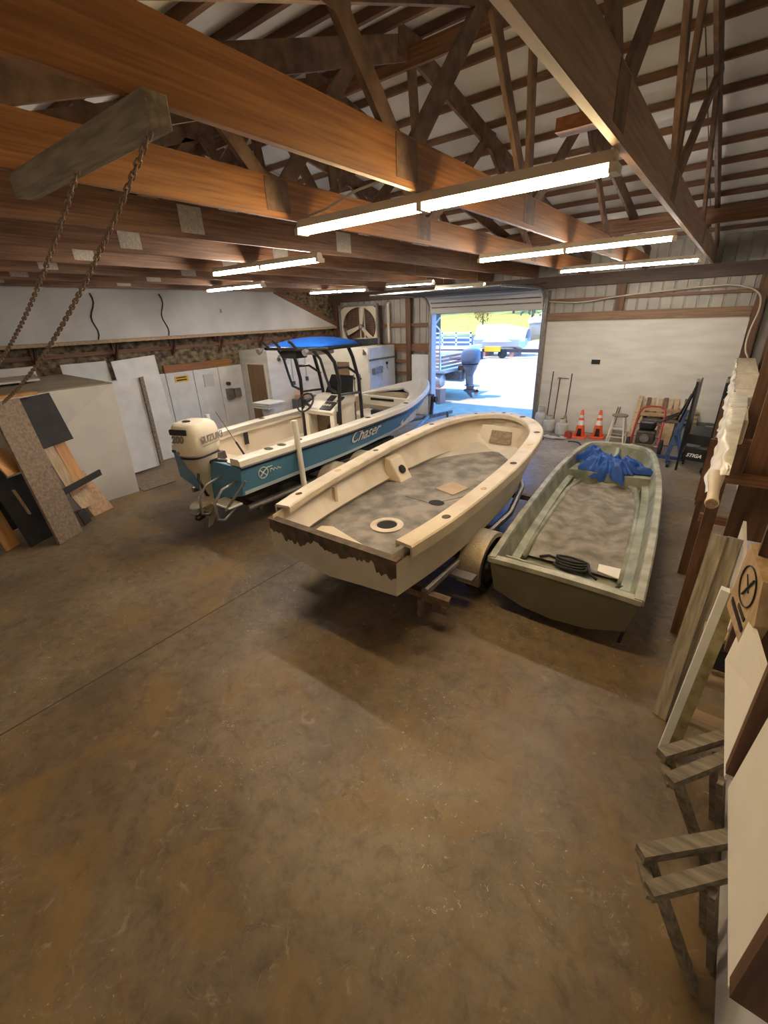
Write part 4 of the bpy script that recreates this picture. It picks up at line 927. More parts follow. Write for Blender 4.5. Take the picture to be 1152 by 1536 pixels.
MB().tube([p+Vector((0,0,.0)) for p in offset_path(mo,-.02) if p.y>6.6],.03,8).build('bow_bumper', M['black'], mb_t)
mi = offset_path(mo, .06); mi2 = offset_path(mo, .24); MD = .74
hf = len(mo)//2
LL = list(range(0,hf)); RR = [len(mo)-1-i for i in LL]
bowy = 7.2
lin = MB()
ix = [i for i in range(len(mo)) if True]
lin.loft([[mi[i]+Vector((0,0,.06)), mi[i]+Vector((0,0,-.08)), Vector((mi2[i].x, min(mi2[i].y,bowy), MD+.05)), Vector((mi2[i].x+(.03 if i<hf else -.03)*-1, min(mi2[i].y,bowy-.02), MD))] for i in ix], False, False)
lin.build('inner_side', M['cap_cream'], mb_t, smooth='auto')
dk = MB(); dk.loft([[Vector((mi2[a].x-.02,min(mi2[a].y,bowy),MD)), Vector((mi2[b].x+.02,min(mi2[b].y,bowy),MD))] for a,b in zip(LL,RR)], False, False); dk_o = dk.build('deck', M['deck_gray'], mb_t)
MB().prism([(MX(2.8)-.86,2.745,MD),(MX(2.8)+.86,2.745,MD),(MX(2.8)+.86,2.745,1.02),(MX(2.8)-.86,2.745,1.02)],(0,.015,0)).build('transom_inner', M['exposed_wood'], mb_t)
# bow locker hatch
bwl = MB().prism([(-3.42,7.22,MD+.02),(-2.45,7.22,MD+.02),(-2.52,7.34,1.16),(-3.32,7.34,1.16)],(0,.03,0)); bwl.build('bow_bulkhead', M['cap_cream'], mb_t)
MB().prism([(-3.13,7.235,.88),(-2.73,7.235,.88),(-2.75,7.305,1.09),(-3.11,7.305,1.09)],(0,-.02,.004)).build('bow_hatch', M['osb'], mb_t)
# side ribs and hanging knee
for (y, sg) in ((3.75,-1),(3.4,1)):
    xs = mh.side(y,.95,sg)-sg*.13
    MB().prism([(xs,y,MD),(xs,y+.05,MD),(xs,y+.05,1.05),(xs,y,1.05)],(-sg*.05,0,0)).build('side_rib', M['cap_cream'], mb_t)
kx = mh.side(5.15,.95,-1)
MB().prism([(kx+.10,4.98,MD),(kx+.42,5.0,MD),(kx+.20,5.02,1.06),(kx+.10,5.02,1.08)],(0,.30,0)).build('side_box', M['cap_cream'], mb_t, bevel=.02)
MB().lathe([(.065,0),(.065,.02)],(kx+.325,5.15,.90),(.82,0,.55),16).build('access_hole', M['hole'], mb_t)
ring = MB().lathe([(.19,0),(.20,.012),(.19,.018),(.125,.018),(.12,.0)],(-2.83,3.72,MD),n=28); ring.build('deck_ring', M['cap_cream'], dk_o, smooth='auto')
MB().lathe([(.118,0),(.118,.01)],(-2.83,3.72,MD),n=24).build('deck_hole', M['hole'], dk_o)
MB().lathe([(.09,0),(.09,.003)],(-2.68,4.62,MD+.001),n=20,sx=1.2).build('deck_hole', M['hole'], dk_o)
for a,b in (((-3.16,4.60),(-2.72,4.56)),((-2.72,4.56),(-2.48,5.0))): MB().beam((a[0],a[1],MD+.001),(b[0],b[1],MD+.001),.006,.003).build('deck_crack', M['hole'], dk_o)
MB().prism([(-3.42,3.02,MD+.002),(-2.62,2.96,MD+.002),(-2.60,3.12,MD+.002),(-3.32,3.32,MD+.002),(-3.46,3.26,MD+.002)],(0,0,.03)).build('stern_hatch', M['cap_cream'], dk_o, bevel=.015)
MB().prism([(-3.26,3.05,MD+.033),(-2.82,3.01,MD+.033),(-2.82,3.09,MD+.033),(-3.26,3.14,MD+.033)],(0,0,.002)).build('stern_slot', M['hole'], dk_o)
tag(MB().prism([(-2.95,5.05,MD+.001),(-2.62,4.95,MD+.001),(-2.56,5.30,MD+.001),(-2.88,5.42,MD+.001)],(0,0,.012)).build('hatch_panel', M['hatch_wood']), 'loose tan square panel on the grey deck', 'panel')
# marks on the gunwale
random.seed(3)
inn_m = offset_path(mo2,.06)
for k in range(2, len(inn_m)-1, 5):
    p = inn_m[k]; m = M['rust_stain'] if k%2 else M['exposed_wood']
    MB().lathe([(.032+.02*random.random(),0),(.03,.003)],(p.x,p.y,p.z+.1005),n=12,sy=1.3).build('fitting_mark', m, gun_o)

# --- the green skiff
KX = lambda y: -.875-.083*(y-3.9)
KG = pchip([3.88,6.5,8.95],[.60,.61,.66])
kh = Hull([3.88,4.6,5.4,6.4,7.2,8.0,8.5,8.8,8.93,8.97],[.71,.735,.75,.75,.73,.66,.59,.49,.3,.0], KX, KG,
          pchip([3.88,6.5,8.97],[.90,.90,.85]), pchip([3.88,7.5,8.97],[.26,.26,.40]), pchip([3.88,7.5,8.97],[.12,.12,.32]), 40, .78)
sk_t = thing('skiff', 'worn sage green open skiff on the floor at right', 'boat', (-1.0,6.4,.0))
kh.topsides(0,1).build('topsides', M['skiff_out'], sk_t, smooth=True)
kh.bottom().build('hull_bottom', M['skiff_out'], sk_t, smooth=True)
c0 = KX(3.88)
MB().prism([(x,y-.012,z) for x,y,z in kh.ring(3.88,.712)],(0,.04,0)).build('transom', M['skiff_out'], sk_t)
ko = kh.outline()
rim(ko, [(-.03,-.03),(-.03,.02),(-.015,.035),(.05,.035),(.06,.02),(.06,-.02)]).build('rim', M['skiff_rim'], sk_t, smooth='auto')
MB().loft([[(c0+u*.72,3.86,.625+.015*(1-u*u)),(c0+u*.72,3.95,.625+.015*(1-u*u)),(c0+u*.72,3.95,.575+.015*(1-u*u)),(c0+u*.72,3.86,.575+.015*(1-u*u))] for u in np.linspace(-1,1,13)]).build('transom_rim', M['skiff_rim'], sk_t)
k1 = offset_path(ko,.055); k2 = offset_path(ko,.11); k3 = offset_path(ko,.20); KD = .20
ks = MB().loft([[k1[i]+Vector((0,0,.0)), k2[i]+Vector((0,0,-.20)), k3[i]+Vector((0,0,-.21)), Vector((k3[i].x,k3[i].y,.30))] for i in range(len(ko))], False, False); ks.build('inner_side', M['skiff_green'], sk_t, smooth='auto')
hk = len(ko)//2
kd = MB().loft([[Vector((k3[a].x,k3[a].y,.30)), Vector((k3[len(ko)-1-a].x,k3[len(ko)-1-a].y,.30))] for a in range(0,hk)], False, False); kd.build('inner_floor', M['skiff_green'], sk_t)
# floor well with carpet: raised lip around a hollow carpeted bed
def well(u, v):
    y = 4.62+3.0*v; c = KX(y); w = .50; x = c-w+2*w*u
    return (x, y, .345+.026*math.cos(2*math.pi*(u-.5)*2)*min(1,6*v)+.02*math.sin(9*v+4*u)*.3)
MB().grid(well,30,40).build('carpet', M['carpet'], sk_t, smooth=True)
lip = [(KX(4.5)-.53,4.55),(KX(6)-.53,6.0),(KX(7.0)-.50,7.0),(KX(7.6)-.40,7.55),(KX(7.7)-.30,7.68),(KX(7.4),7.45),(KX(7.7)+.25,7.66),(KX(7.5)+.42,7.52),(KX(7)+.52,6.9),(KX(6)+.54,6.0),(KX(4.5)+.53,4.55)]
MB().tube([(x,y,.35) for x,y in lip],.045,8).build('floor_lip', M['skiff_green'], sk_t, smooth=True)
# stern box, thwart, bow shelf
MB().prism([(c0-.63,4.10,.30),(c0+.63,4.06,.30),(c0+.64,4.10,.54),(c0-.64,4.14,.54)],(0,.02,0)).build('stern_bulkhead', M['skiff_green'], sk_t)
MB().prism([(c0-.62,3.93,.46),(c0+.62,3.93,.46),(c0+.63,4.10,.46),(c0-.63,4.10,.46)],(0,0,.012)).build('stern_deck', M['skiff_green'], sk_t)
ty = 7.62
MB().prism([(KX(ty)-.60,ty-.10,.50),(KX(ty)+.60,ty-.02,.50),(KX(ty)+.60,ty+.45,.50),(KX(ty)-.56,ty+.40,.50)],(0,0,.02)).build('bow_seat', M['skiff_green'], sk_t)
MB().prism([(KX(ty)-.60,ty-.10,.32),(KX(ty)+.60,ty-.02,.32),(KX(ty)+.60,ty-.02,.53),(KX(ty)-.60,ty-.10,.53)],(0,-.02,0)).build('bow_seat_front', M['skiff_green'], sk_t)
MB().tube([(KX(8.9),8.86,.62),(KX(8.8),8.74,.45),(KX(8.6),8.55,.34)],.035,8).build('stem_rib', M['skiff_green'], sk_t, smooth=True)
MB().beam((-.22,3.93,.40),(-.27,4.02,.02),.03,.03,up=(0,1,0)).build('support_strap', M['black'], sk_t)
for y in (4.6,7.4): MB().box((KX(y)-.45,y,.0),(KX(y)+.45,y+.12,.14)).build('wood_block', M['grey_wood'], sk_t)
# things in the skiff
random.seed(5)
from mathutils import noise as mnoise
def tp(u, v):
    a = 2*math.pi*u; r = v*(1+.20*math.sin(3*a+.6)+.13*math.sin(5*a)+.08*math.sin(11*a+1)+.05*math.sin(23*a))
    X = -1.25+.56*r*math.cos(a); Y = 7.86+.34*r*math.sin(a)-.10*math.cos(a)*r
    q = Vector((X*3.2, Y*3.2, 1.7)); f = Vector((X*8, Y*8, 4.1))
    ridge = 1-abs(mnoise.noise(q)*2.0); fine = 1-abs(mnoise.noise(f)*2.2); ff = 1-abs(mnoise.noise(f*2.3)*2)
    h = (1-v**3)*(.10+.13*ridge+.06*fine+.025*ff)+.02*fine*v+.16*math.exp(-((X+1.52)**2+(Y-8.02)**2)/.035)
    z = .535+max(h,.0)*.85
    if Y < 7.57: z -= min(.20,(7.57-Y)*1.6)
    return (X, Y, z)
tpm = MB().grid(tp,150,44)
tag(tpm.build('blue_tarp', M['tarp'], smooth=True), 'crumpled blue tarp heaped in the bow of the green skiff', 'tarp')
tag(MB().prism([(-.66,4.66,.352),(-.38,4.60,.352),(-.38,4.84,.352),(-.68,4.82,.352)],(0,0,.012)).build('white_board', M['paper']), 'white card lying in the stern of the green skiff', 'card')
co = []
for k in range(60):
    a = k*.42; co.append((-.92+.16*math.cos(a)*(1+.1*math.sin(k)), 4.52+.06*math.sin(a)+.002*k, .37+.0012*k))
co += [(-.7,4.48,.40),(-.62,4.44,.38)]
tag(MB().tube(co,.016,6).build('black_cable', M['rubber'], smooth=True), 'coil of black cable in the stern of the skiff', 'cable')
tag(MB().tube([(-1.28,4.62,.37),(-1.2,4.70,.37),(-1.1,4.68,.37),(-1.02,4.60,.37)],.016,6).build('black_cable', M['rubber'], smooth=True), 'short loop of black cable left of the coil in the skiff', 'cable')
tag(MB().tube([(-.42,4.36,.40),(-.36,4.46,.38),(-.30,4.62,.39)],.012,6).build('hook_rod', M['black']), 'thin black hook beside the white card', 'hook')

# ------------------------------------------------------------------ along the white panel
def tank(c, r, h, lab):
    t = thing('propane_tank', lab, 'tank', (c[0],c[1],0))
    x, y = c
    MB().lathe([(r*.75,0),(r*.78,.03),(r*.97,.06),(r,.11),(r,h*.60),(r*.93,h*.70),(r*.6,h*.78),(r*.25,h*.80)],(x,y,0),n=24).build('body', M['tank'], t, smooth='auto')
    cl = MB()
    for a0, a1 in ((.3,2.7),(3.4,5.9)):
        cl.loft([[(x+r*.62*math.cos(a),y+r*.62*math.sin(a),z) for z in (h*.76,h)]+[(x+r*.59*math.cos(a),y+r*.59*math.sin(a),z) for z in (h,h*.76)] for a in np.linspace(a0,a1,12)])
    cl.build('collar', M['tank'], t, smooth='auto')
    MB().lathe([(.03,0),(.03,.07),(.045,.075),(.045,.1)],(x,y,h*.79),n=12).build('valve', M['steel'], t)
tank((-3.80,12.15),.15,.62,'tall grey propane tank closest to the door post')
tank((-3.50,11.95),.155,.44,'squat grey propane tank, middle of the three')
tank((-3.10,11.72),.155,.44,'squat grey propane tank on the right of the three')
def tool(name, x, ytop, h, lab, kind):
    t = thing(name, lab, 'tool', (x,12.2,0)); p = Vector((x+.02,12.12,.02)); q = Vector((x,12.36,h))
    d = (q-p).normalized()
    MB().tube([p+d*.3,q],.014,8).build('handle', M['dark_steel'] , t)
    if kind == 'shovel': MB().prism([p+Vector((-.09,0,.32)),p+Vector((-.10,0,.12)),p+Vector((0,0,0)),p+Vector((.10,0,.12)),p+Vector((.09,0,.32))],(0,.012,0)).build('blade', M['rust_steel'], t)
    if kind == 'rake':
        r = MB().beam(q+Vector((-.05,0,0)),q+Vector((.22,0,-.01)),.02,.02)
        for k in range(7): r.beam(q+Vector((-.04+k*.042,0,0)),q+Vector((-.04+k*.042,-.06,-.02)),.006,.006)
        r.build('rake_head', M['rust_steel'], t)
    if kind == 'broom': MB().prism([p+Vector((-.03,0,.42)),p+Vector((-.12,-.03,.05)),p+Vector((.12,-.03,.05)),p+Vector((.03,0,.42))],(0,.05,0)).build('bristles', M['straw'], t)
tool('shovel',-3.66,12.36,1.52,'long handled shovel leaning on the white panel, left of the broom','shovel')
tool('rake',-3.47,12.36,1.36,'garden rake leaning upside down on the white panel','rake')
tool('broom',-3.18,12.36,1.48,'straw broom leaning on the white panel','broom')
def cone(x, y, lab, rz=0.):
    t = thing('traffic_cone', lab, 'cone', (x,y,0), 'traffic cones')
    MB().box((x-.17,y-.17,0),(x+.17,y+.17,.04)).build('base', M['cone_orange'], t, bevel=.01)
    R = lambda z: .125-(z-.04)/.66*.10
    MB().lathe([(R(.04),.04),(R(.68),.68),(R(.69)-.004,.69)],(x,y,0),n=24).build('body', M['cone_orange'], t, smooth='auto')
    for z0, z1 in ((.32,.44),(.50,.57)): MB().lathe([(R(z0)+.002,z0),(R(z1)+.002,z1)],(x,y,0),n=24).build('white_collar', M['cone_white'], t, smooth='auto')
    MB().prism([(x-.05,y-.125,.05),(x+.07,y-.125,.05),(x+.05,y-.10,.24),(x-.03,y-.10,.24)],(0,.01,0)).build('dark_patch', M['hole'], t)
cone(-2.66,11.78,'orange traffic cone next to the propane tanks'); cone(-2.27,11.95,'orange traffic cone next to the tall thin pole')
tag(MB().box((-2.95,11.5,0),(-2.80,11.62,.16)).build('fuel_can', M['red']), 'small red can on the floor left of the cones', 'can')
rp = []
random.seed(2)
for k in range(90): a = k*.8; rp.append((-3.3+.16*math.cos(a)*random.uniform(.5,1.3)+.003*k, 11.35+.10*math.sin(a)*random.uniform(.5,1.3), .02+.05*random.random()))
tag(MB().tube(rp,.010,5).build('rope_heap', M['rope']), 'tangled heap of pale rope on the floor before the tanks', 'rope')
tag(MB().beam((-3.95,11.75,.04),(-3.05,11.35,.04),.10,.07).build('floor_plank', M['steel']), 'grey plank lying before the tanks', 'plank')
hp = [(-2.75+.05*k-.02*math.sin(k), 11.15+.12*math.sin(k*.5)-.02*k, .02) for k in range(24)]
tag(MB().tube(hp,.014,6).build('floor_hose', M['rubber'], smooth=True), 'black hose lying on the floor between cones and stool', 'hose')
pt = thing('pry_pole', 'thin dark poles leaning beside the right cone', 'pole', (-2.02,12.2,0))
for dx in (0,.05): MB().tube([(-2.05+dx,12.1,.02),(-1.97+dx,12.37,.72)],.012,6).build('pole', M['dark_steel'], pt)
tag(MB().box((-2.0,12.05,0),(-1.55,12.35,.14)).build('grey_sill', M['steel']), 'low grey metal box against the white panel', 'box')
# stool
st = thing('bar_stool', 'white wooden stool with a round brown seat', 'stool', (-1.75,11.45,0))
MB().lathe([(.14,0),(.17,.01),(.17,.03),(.15,.04)],(-1.75,11.45,.68),n=24).build('seat', M['grey_wood'], st, smooth='auto')
lg4 = [(-1,-1),(1,-1),(1,1),(-1,1)]
for a,b in lg4: MB().tube([(-1.75+a*.19,11.45+b*.19,0),(-1.75+a*.10,11.45+b*.10,.68)],.018,8).build('leg', M['gel_white'], st, smooth='auto')
for z in (.22,.42):
    r = .19-.09*z/.68
    for i in range(4):
        a, b = lg4[i], lg4[(i+1)%4]; dz = .04*(i%2)
        MB().tube([(-1.75+a[0]*r,11.45+a[1]*r,z+dz),(-1.75+b[0]*r,11.45+b[1]*r,z+dz)],.011,6).build('rung', M['gel_white'], st)
# lumber rack
rk = thing('lumber_rack', 'wooden lumber rack leaning on the white panel', 'rack', (-1.0,11.9,0))
MB().beam((-1.52,11.62,.02),(-1.50,12.33,1.02),.09,.05).build('upright', M['pale_wood'], rk); MB().beam((-1.40,11.75,.02),(-1.38,12.33,.96),.05,.04).build('upright', M['pale_wood'], rk)
MB().box((-1.55,12.05,.62),(-.30,12.14,.69)).build('shelf', M['pale_wood_x'], rk); MB().box((-1.55,12.24,.70),(-.3,12.36,.78)).build('shelf', M['pale_wood_x'], rk)
MB().box((-.36,12.05,0),(-.28,12.14,.64)).build('upright', M['grey_wood'], rk); MB().box((-1.55,12.1,.5),(.15,12.16,.56)).build('lower_shelf', M['galv'], rk)
random.seed(9)
for k,(x,w) in enumerate(((-1.33,.08),(-1.22,.05),(-1.08,.09),(-.98,.09),(-.86,.08),(-.75,.09),(-.58,.06))):
    o = MB().beam((x+.02,12.0,.03),(x,12.38,.98+.03*random.random()),w,.035,up=(0,1,0)).build('lumber_piece', M['pale_wood'] if k%3 else M['wood_z'])
    tag(o, 'upright board in the lumber rack, %s from the left' % ordn[k], 'board', 'boards in the lumber rack')
tag(MB().slab([(-1.0,11.95,.02),(-.1,11.95,.02),(-.1,12.3,.52),(-1.0,12.3,.52)],.02).build('grey_panel', M['gray_hard']), 'grey panel leaning under the lumber rack', 'panel')
tag(MB().slab([(-.95,11.85,.02),(-.70,11.85,.02),(-.68,12.0,.5),(-.93,12.0,.5)],.03).build('plank_offcut', M['pale_wood']), 'pale planks standing under the rack', 'planks')
# red hand truck with a machine
ht = thing('hand_truck', 'red tube framed two wheeled cart with a dark engine', 'cart', (-1.12,11.2,0))
MB().tube([(-1.40,11.0,.16),(-1.36,11.35,.80),(-1.30,11.42,.92),(-1.16,11.45,.96),(-1.0,11.45,.96),(-.89,11.42,.92),(-.86,11.35,.80),(-.84,11.0,.16)],.022,8).build('frame', M['red'], ht, smooth='auto')
for z in (.35,.6): MB().tube([(-1.385,11.0+.35*(z-.16)/.64,z),(-.855,11.0+.35*(z-.16)/.64,z)],.016,6).build('crossbar', M['red'], ht)
for x in (-1.44,-.80): MB().lathe([(.10,-.04),(.15,-.035),(.16,0),(.15,.035),(.10,.04)],(x,11.08,.16),(1,0,0),20).build('wheel', M['rubber'], ht, smooth='auto')
MB().tube([(-1.46,11.08,.16),(-.78,11.08,.16)],.014,6).build('axle', M['steel'], ht)
MB().box((-1.30,10.95,.22),(-.94,11.25,.50)).build('engine', M['dark_steel'], ht, bevel=.03)
MB().box((-1.28,11.0,.52),(-.96,11.3,.72)).build('fuel_tank', M['black'], ht, bevel=.05)
MB().lathe([(.09,0),(.09,.05)],(-1.12,10.94,.36),(0,-1,0),16).build('recoil_cover', M['steel'], ht)
# blue engine stand
es = thing('engine_stand', 'dark blue steel engine stand on casters', 'stand', (-.5,10.7,0))
MB().beam((-.62,10.75,.10),(-.47,10.95,1.02),.09,.09,up=(0,1,0)).build('mast', M['navy'], es)
MB().beam((-.47,10.95,1.0),(-.78,10.85,.86),.05,.05).build('arm', M['dark_steel'], es); MB().beam((-.50,10.92,.98),(-.85,10.75,.78),.03,.03).build('arm', M['dark_steel'], es)
MB().beam((-.80,10.55,.10),(-.30,10.55,.10),.07,.06).build('base_bar', M['navy'], es); MB().beam((-.62,10.75,.10),(-.55,10.2,.10),.07,.06).build('base_bar', M['navy'], es)
MB().beam((-.52,10.85,.62),(-.36,10.35,.12),.05,.05).build('brace', M['navy'], es); MB().beam((-.56,10.8,.5),(-.30,10.5,.12),.04,.04).build('brace', M['navy'], es)
for x,y in ((-.80,10.55),(-.30,10.55),(-.55,10.18)): MB().lathe([(.05,-.02),(.05,.02)],(x,y,.05),(1,0,0),14).build('caster', M['rubber'], es)
# folded table
tt = thing('folded_table', 'black folded table tennis table on casters, standing by the corner', 'table', (-.15,10.1,0))
for x, n in ((-.375,'left'),(.055,'right')):
    MB().slab([(x,10.02,.30),(x+.02,11.35,.30),(x+.02,11.35,1.62),(x,10.05,1.62)],.022).build('table_half', M['black'], tt)
    MB().beam((x,9.96,.03),(x+.01,10.0,1.72),.04,.04,up=(0,1,0)).build('frame_leg', M['black'], tt)
    MB().lathe([(.025,-.03),(.025,.03)],(x+.01,10.0,1.74),(0,0,1),10).build('end_cap', M['plate'], tt)
MB().beam((-.52,10.3,.9),(-.37,10.0,1.62),.03,.03).build('frame_strut', M['black'], tt); MB().beam((-.60,10.75,.85),(-.42,10.2,1.45),.03,.03).build('frame_strut', M['black'], tt)
MB().slab([(-.30,11.9,.24),(.10,11.9,.24),(.10,11.92,.52),(-.30,11.92,.52)],.02).build('rear_panel', M['gray_hard'], tt)
MB().slab([(-.34,10.05,.24),(.06,9.98,.24),(.06,10.0,.48),(-.31,10.08,.48)],.02).build('apron', M['black'], tt)
MB().beam((-.30,10.2,.62),(.05,10.15,.60),.10,.16).build('crossbar', M['black_matte'], tt)
text_mb('STIGA', plane_map((-.27,10.005,.315),(.40,-.07,0),(.03,.03,.24),.25,(-.17,-1,.12)), shear=.25, bold=.03).build('apron_lettering', M['letter_white'], tt)
for x,y in ((.06,9.95),(.03,10.1)): MB().lathe([(.05,-.02),(.05,.02)],(x,y,.05),(1,0,0),14).build('caster', M['rubber'], tt); 
MB().beam((.06,9.95,.10),(.06,9.98,.26),.05,.05,up=(0,1,0)).build('caster_post', M['black'], tt)

# ------------------------------------------------------------------ right wall, near the viewer
bd = thing('wrapped_bundle', 'long tan bundle wrapped in clear plastic along the right wall', 'bundle', (.27,7.8,1.70))
MB().prism([(.13,5.5,1.70),(.285,5.5,1.70),(.285,6.9,1.70),(.44,7.1,1.70),(.44,12.1,1.70),(.13,12.1,1.70)],(0,0,.25)).build('core', M['foam'], bd, bevel=.02)
random.seed(21)
def drape(u, v):
    y = 3.95+8.0*u; w = .016*math.sin(31*u+3*v)+.011*math.sin(73*u+9*v)+.008*math.sin(140*u-7*v)
    tw = .15 if u > .30 else .06+.09*u/.30
    top = max(0., 1-4*v); x = .125+(tw*top if u < .42 else .02*top)-.055*max(0,(v-.25)/.75)*(1-u)+w*(v>.1)
    return (x, y, 1.957+.006*math.sin(40*u)-(.30 if u>.2 else .16+.7*u)*max(0,(v-.25)/.75)*(1-.25*abs(math.sin(9*u)))+.01*w-.12*max(0,.12-u)/.12)
MB().grid(drape,140,14).build('plastic_wrap', M['plastic'], bd, smooth=True)
for y in (6.2,7.6,9.4): MB().box((.125,y,1.695),(.29 if y<7 else .445,y+.02,1.956)).build('strap', M['lamp_body'], bd)
rl = thing('rolled_sheet', 'rolled tan sheet end hanging out of the plastic bundle', 'roll', (.11,3.5,1.70))
MB().lathe([(.036,0),(.042,.02),(.034,.10),(.036,.3),(.055,.6)],(.115,3.45,1.775),(.0,1,.02),18).build('sheet_roll', M['foam'], rl, smooth='auto')
sp = [(.115+r*math.cos(a),3.447,1.77+r*math.sin(a)) for a, r in zip(np.linspace(0,14,60),np.linspace(.032,.008,60))]
MB().tube(sp,.003,5).build('roll_layers', M['door_brown'], rl)
rkk = thing('timber_rack', 'dark brown post and beam rack carrying the plastic bundle', 'rack', (.2,7,0))
for y,x in ((4.5,.16),(5.8,.10),(8.3,.10),(11.0,.12)): MB().box((x-.045,y-.03,0),(x+.045,y+.03,1.68)).build('post', M['wood_z'], rkk)
MB().box((.03,5.72,.98),(.21,5.765,1.68)).build('post_board', M['wood_z'], rkk)
for y in (4.5,5.8,8.3,11.0): MB().box((.06,y-.05,1.62),(.58,y+.05,1.695)).build('cross_arm', M['wood_x'], rkk)
MB().box((.10,5.0,1.02),(.5,5.06,1.10)).build('cross_arm', M['wood_x'], rkk)
# studs standing in front of the wall
for k,(y,zb,d,nm) in enumerate(((6.4,1.15,.28,'farthest of the hanging studs by the bundle'),(4.62,1.08,.28,'second hanging stud, beside the rolled sheet'),(2.40,1.38,.28,'hanging stud carrying the round marked wooden sign'),(1.49,1.51,.16,'hanging stud between the two cream panels'),(.77,1.62,.13,'hanging stud nearest the viewer'))):
    o = MB().box((.30,y,zb),(.30+d,y+.04,3.75)).build('wall_stud', M['wood_z']); tag(o, 'brown '+nm, 'stud', 'hanging studs on the right wall')
tag(MB().box((.36,3.0,1.12),(.38,4.1,1.45)).build('wall_strip', M['white_sheet']), 'cream strip between the second and third stud', 'strip')
tag(MB().slab([(.335,2.36,1.36),(.335,1.54,1.44),(.38,1.54,1.80),(.345,2.30,1.68)],.025).build('wall_board', M['white_sheet']), 'cream board behind the sign stud', 'board')
tag(MB().slab([(.335,1.44,1.50),(.335,.82,1.56),(.37,.82,2.3),(.36,1.42,2.05)],.025).build('wall_board', M['white_sheet']), 'cream board nearest the viewer between two studs', 'board')
ws_ = thing('wooden_sign', 'pale wooden sign with a black oval mark hung on a stud', 'sign', (.28,2.35,1.55))
def SG(a, z, w=0.): return Vector((.262+.075*a-.98*w, 2.52-.36*a-.2*w, z))
MB().prism([SG(.02,1.58),SG(.86,1.55),SG(1.0,1.72),SG(.82,1.90),SG(.1,1.96)],(.05,.01,0)).build('board', M['pale_wood'], ws_)
ov = [SG(.48+.28*math.cos(a),1.80+.095*math.sin(a),.003) for a in np.linspace(0,2*math.pi,25)[:-1]]
o = MB().tube(ov,.004,5,closed=True).tube([SG(.62,1.86,.004),SG(.40,1.74,.004)],.005,5).tube([SG(.36,1.84,.003),SG(.56,1.78,.003)],.003,5); o.build('oval_mark', M['letter_black'], ws_)
MB().prism([SG(.15,1.635,.002),SG(.75,1.61,.002),SG(.75,1.635,.002),SG(.15,1.665,.002)],(-.003,0,0)).prism([SG(.4,1.67,.002),SG(.72,1.66,.002),SG(.72,1.68,.002),SG(.4,1.69,.002)],(-.003,0,0)).build('lettering', M['letter_black'], ws_)
# leaning planks and steps
for dx, lab in ((0,'weathered grey plank leaning beside the right wall, outer of two'),(.105,'weathered grey plank leaning beside the right wall, inner of two')):
    tag(MB().slab([(.13+dx,3.32-.05*dx,.0),(.225+dx,3.28-.05*dx,.0),(.268+dx*.8,3.60,1.50),(.183+dx*.8,3.62,1.50)],.035).build('weathered_plank', M['weathered']), lab, 'plank', 'leaning planks')
sl = thing('wooden_steps', 'old mossy wooden steps leaning below the studs', 'steps', (.3,3.0,0))
MB().loft([[(x+.045,y,z),(x+.105,y-.02,z),(x+.105,y+.04,z),(x+.045,y+.06,z)] for x,y,z in ((.20,2.92,0),(.275,3.10,1.34))]).build('side_rail', M['mossy'], sl)
MB().loft([[(x,y+.015,z),(x+.045,y,z),(x+.045,y+.055,z),(x,y+.07,z)] for x,y,z in ((.20,2.92,0),(.275,3.10,1.34))]).build('rail_face', M['cool_sheet'], sl)
for z,y in ((.30,2.98),(.62,3.05),(.95,3.12)): MB().box((.26,y,z),(.58,y+.16,z+.03)).build('tread', M['pale_wood_x'], sl)
tag(MB().box((.30,3.16,.70),(.44,3.26,.86)).build('dark_tin', M['black_matte']), 'dark tin beneath the steps', 'tin')
def trestle(c, lab, skew):
    x, y = c; t = thing('saw_trestle', lab, 'trestle', (x,y,0))
    z = .52
    MB().beam((x,y,z),(x+.39,y+.36+skew,z+.02),.065,.06).build('top_beam', M['grey_wood'], t)
    MB().beam((x+.06,y-.14,z-.02),(x+.39,y+.20+skew,z),.065,.06).build('top_beam', M['grey_wood'], t)
    for (px,py) in ((x+.04,y+.02),(x+.10,y-.10)):
        MB().beam((px,py,z-.02),(px+.24,py-.04,.02),.06,.03).build('leg', M['grey_wood'], t)
    for (px,py) in ((x+.26,y+.2),(x+.30,y+.03)):
        MB().beam((px,py,z-.02),(px+.10,py-.02,.02),.06,.03).build('leg', M['grey_wood'], t)
    MB().beam((x+.02,y,z-.05),(x+.08,y-.14,z-.05),.05,.03).build('brace', M['grey_wood'], t)
trestle((.185,2.40),'grey wooden saw trestle beside the mossy steps',.10)
trestle((.175,1.74),'grey wooden saw trestle nearest the viewer on the right',0.)

# ------------------------------------------------------------------ outside the door
pb = thing('pontoon_boat', 'aluminium pontoon boat parked just outside the door', 'boat', (-10,15.6,0))
for y in (15.0,16.9):
    MB().lathe([(.02,0),(.22,.05),(.29,.2),(.29,5)],(-8.45,y,.72),(-1,0,0),20).build('pontoon', M['alu'], pb, smooth='auto')
MB().box((-13,14.7,1.02),(-8.25,17.2,1.10)).build('deck', M['alu'], pb)
MB().box((-8.7,15.5,.70),(-8.04,16.3,1.02)).build('motor_pod', M['galv'], pb)
for k in range(6): MB().box((-13,14.70,1.14+k*.13),(-8.5,14.74,1.22+k*.13)).build('side_slat', M['brick'], pb)
for k in range(4): MB().box((-8.46,14.8,1.14+k*.13),(-8.42,17.1,1.22+k*.13)).build('side_slat', M['brick'], pb)
MB().tube([(-8.5,14.75,1.1),(-8.5,14.75,2.5),(-9.3,14.75,3.2)],.03,8).build('canopy_pole', M['alu'], pb); MB().tube([(-9.4,14.75,1.9),(-8.5,14.75,2.9)],.03,8).build('canopy_pole', M['alu'], pb)
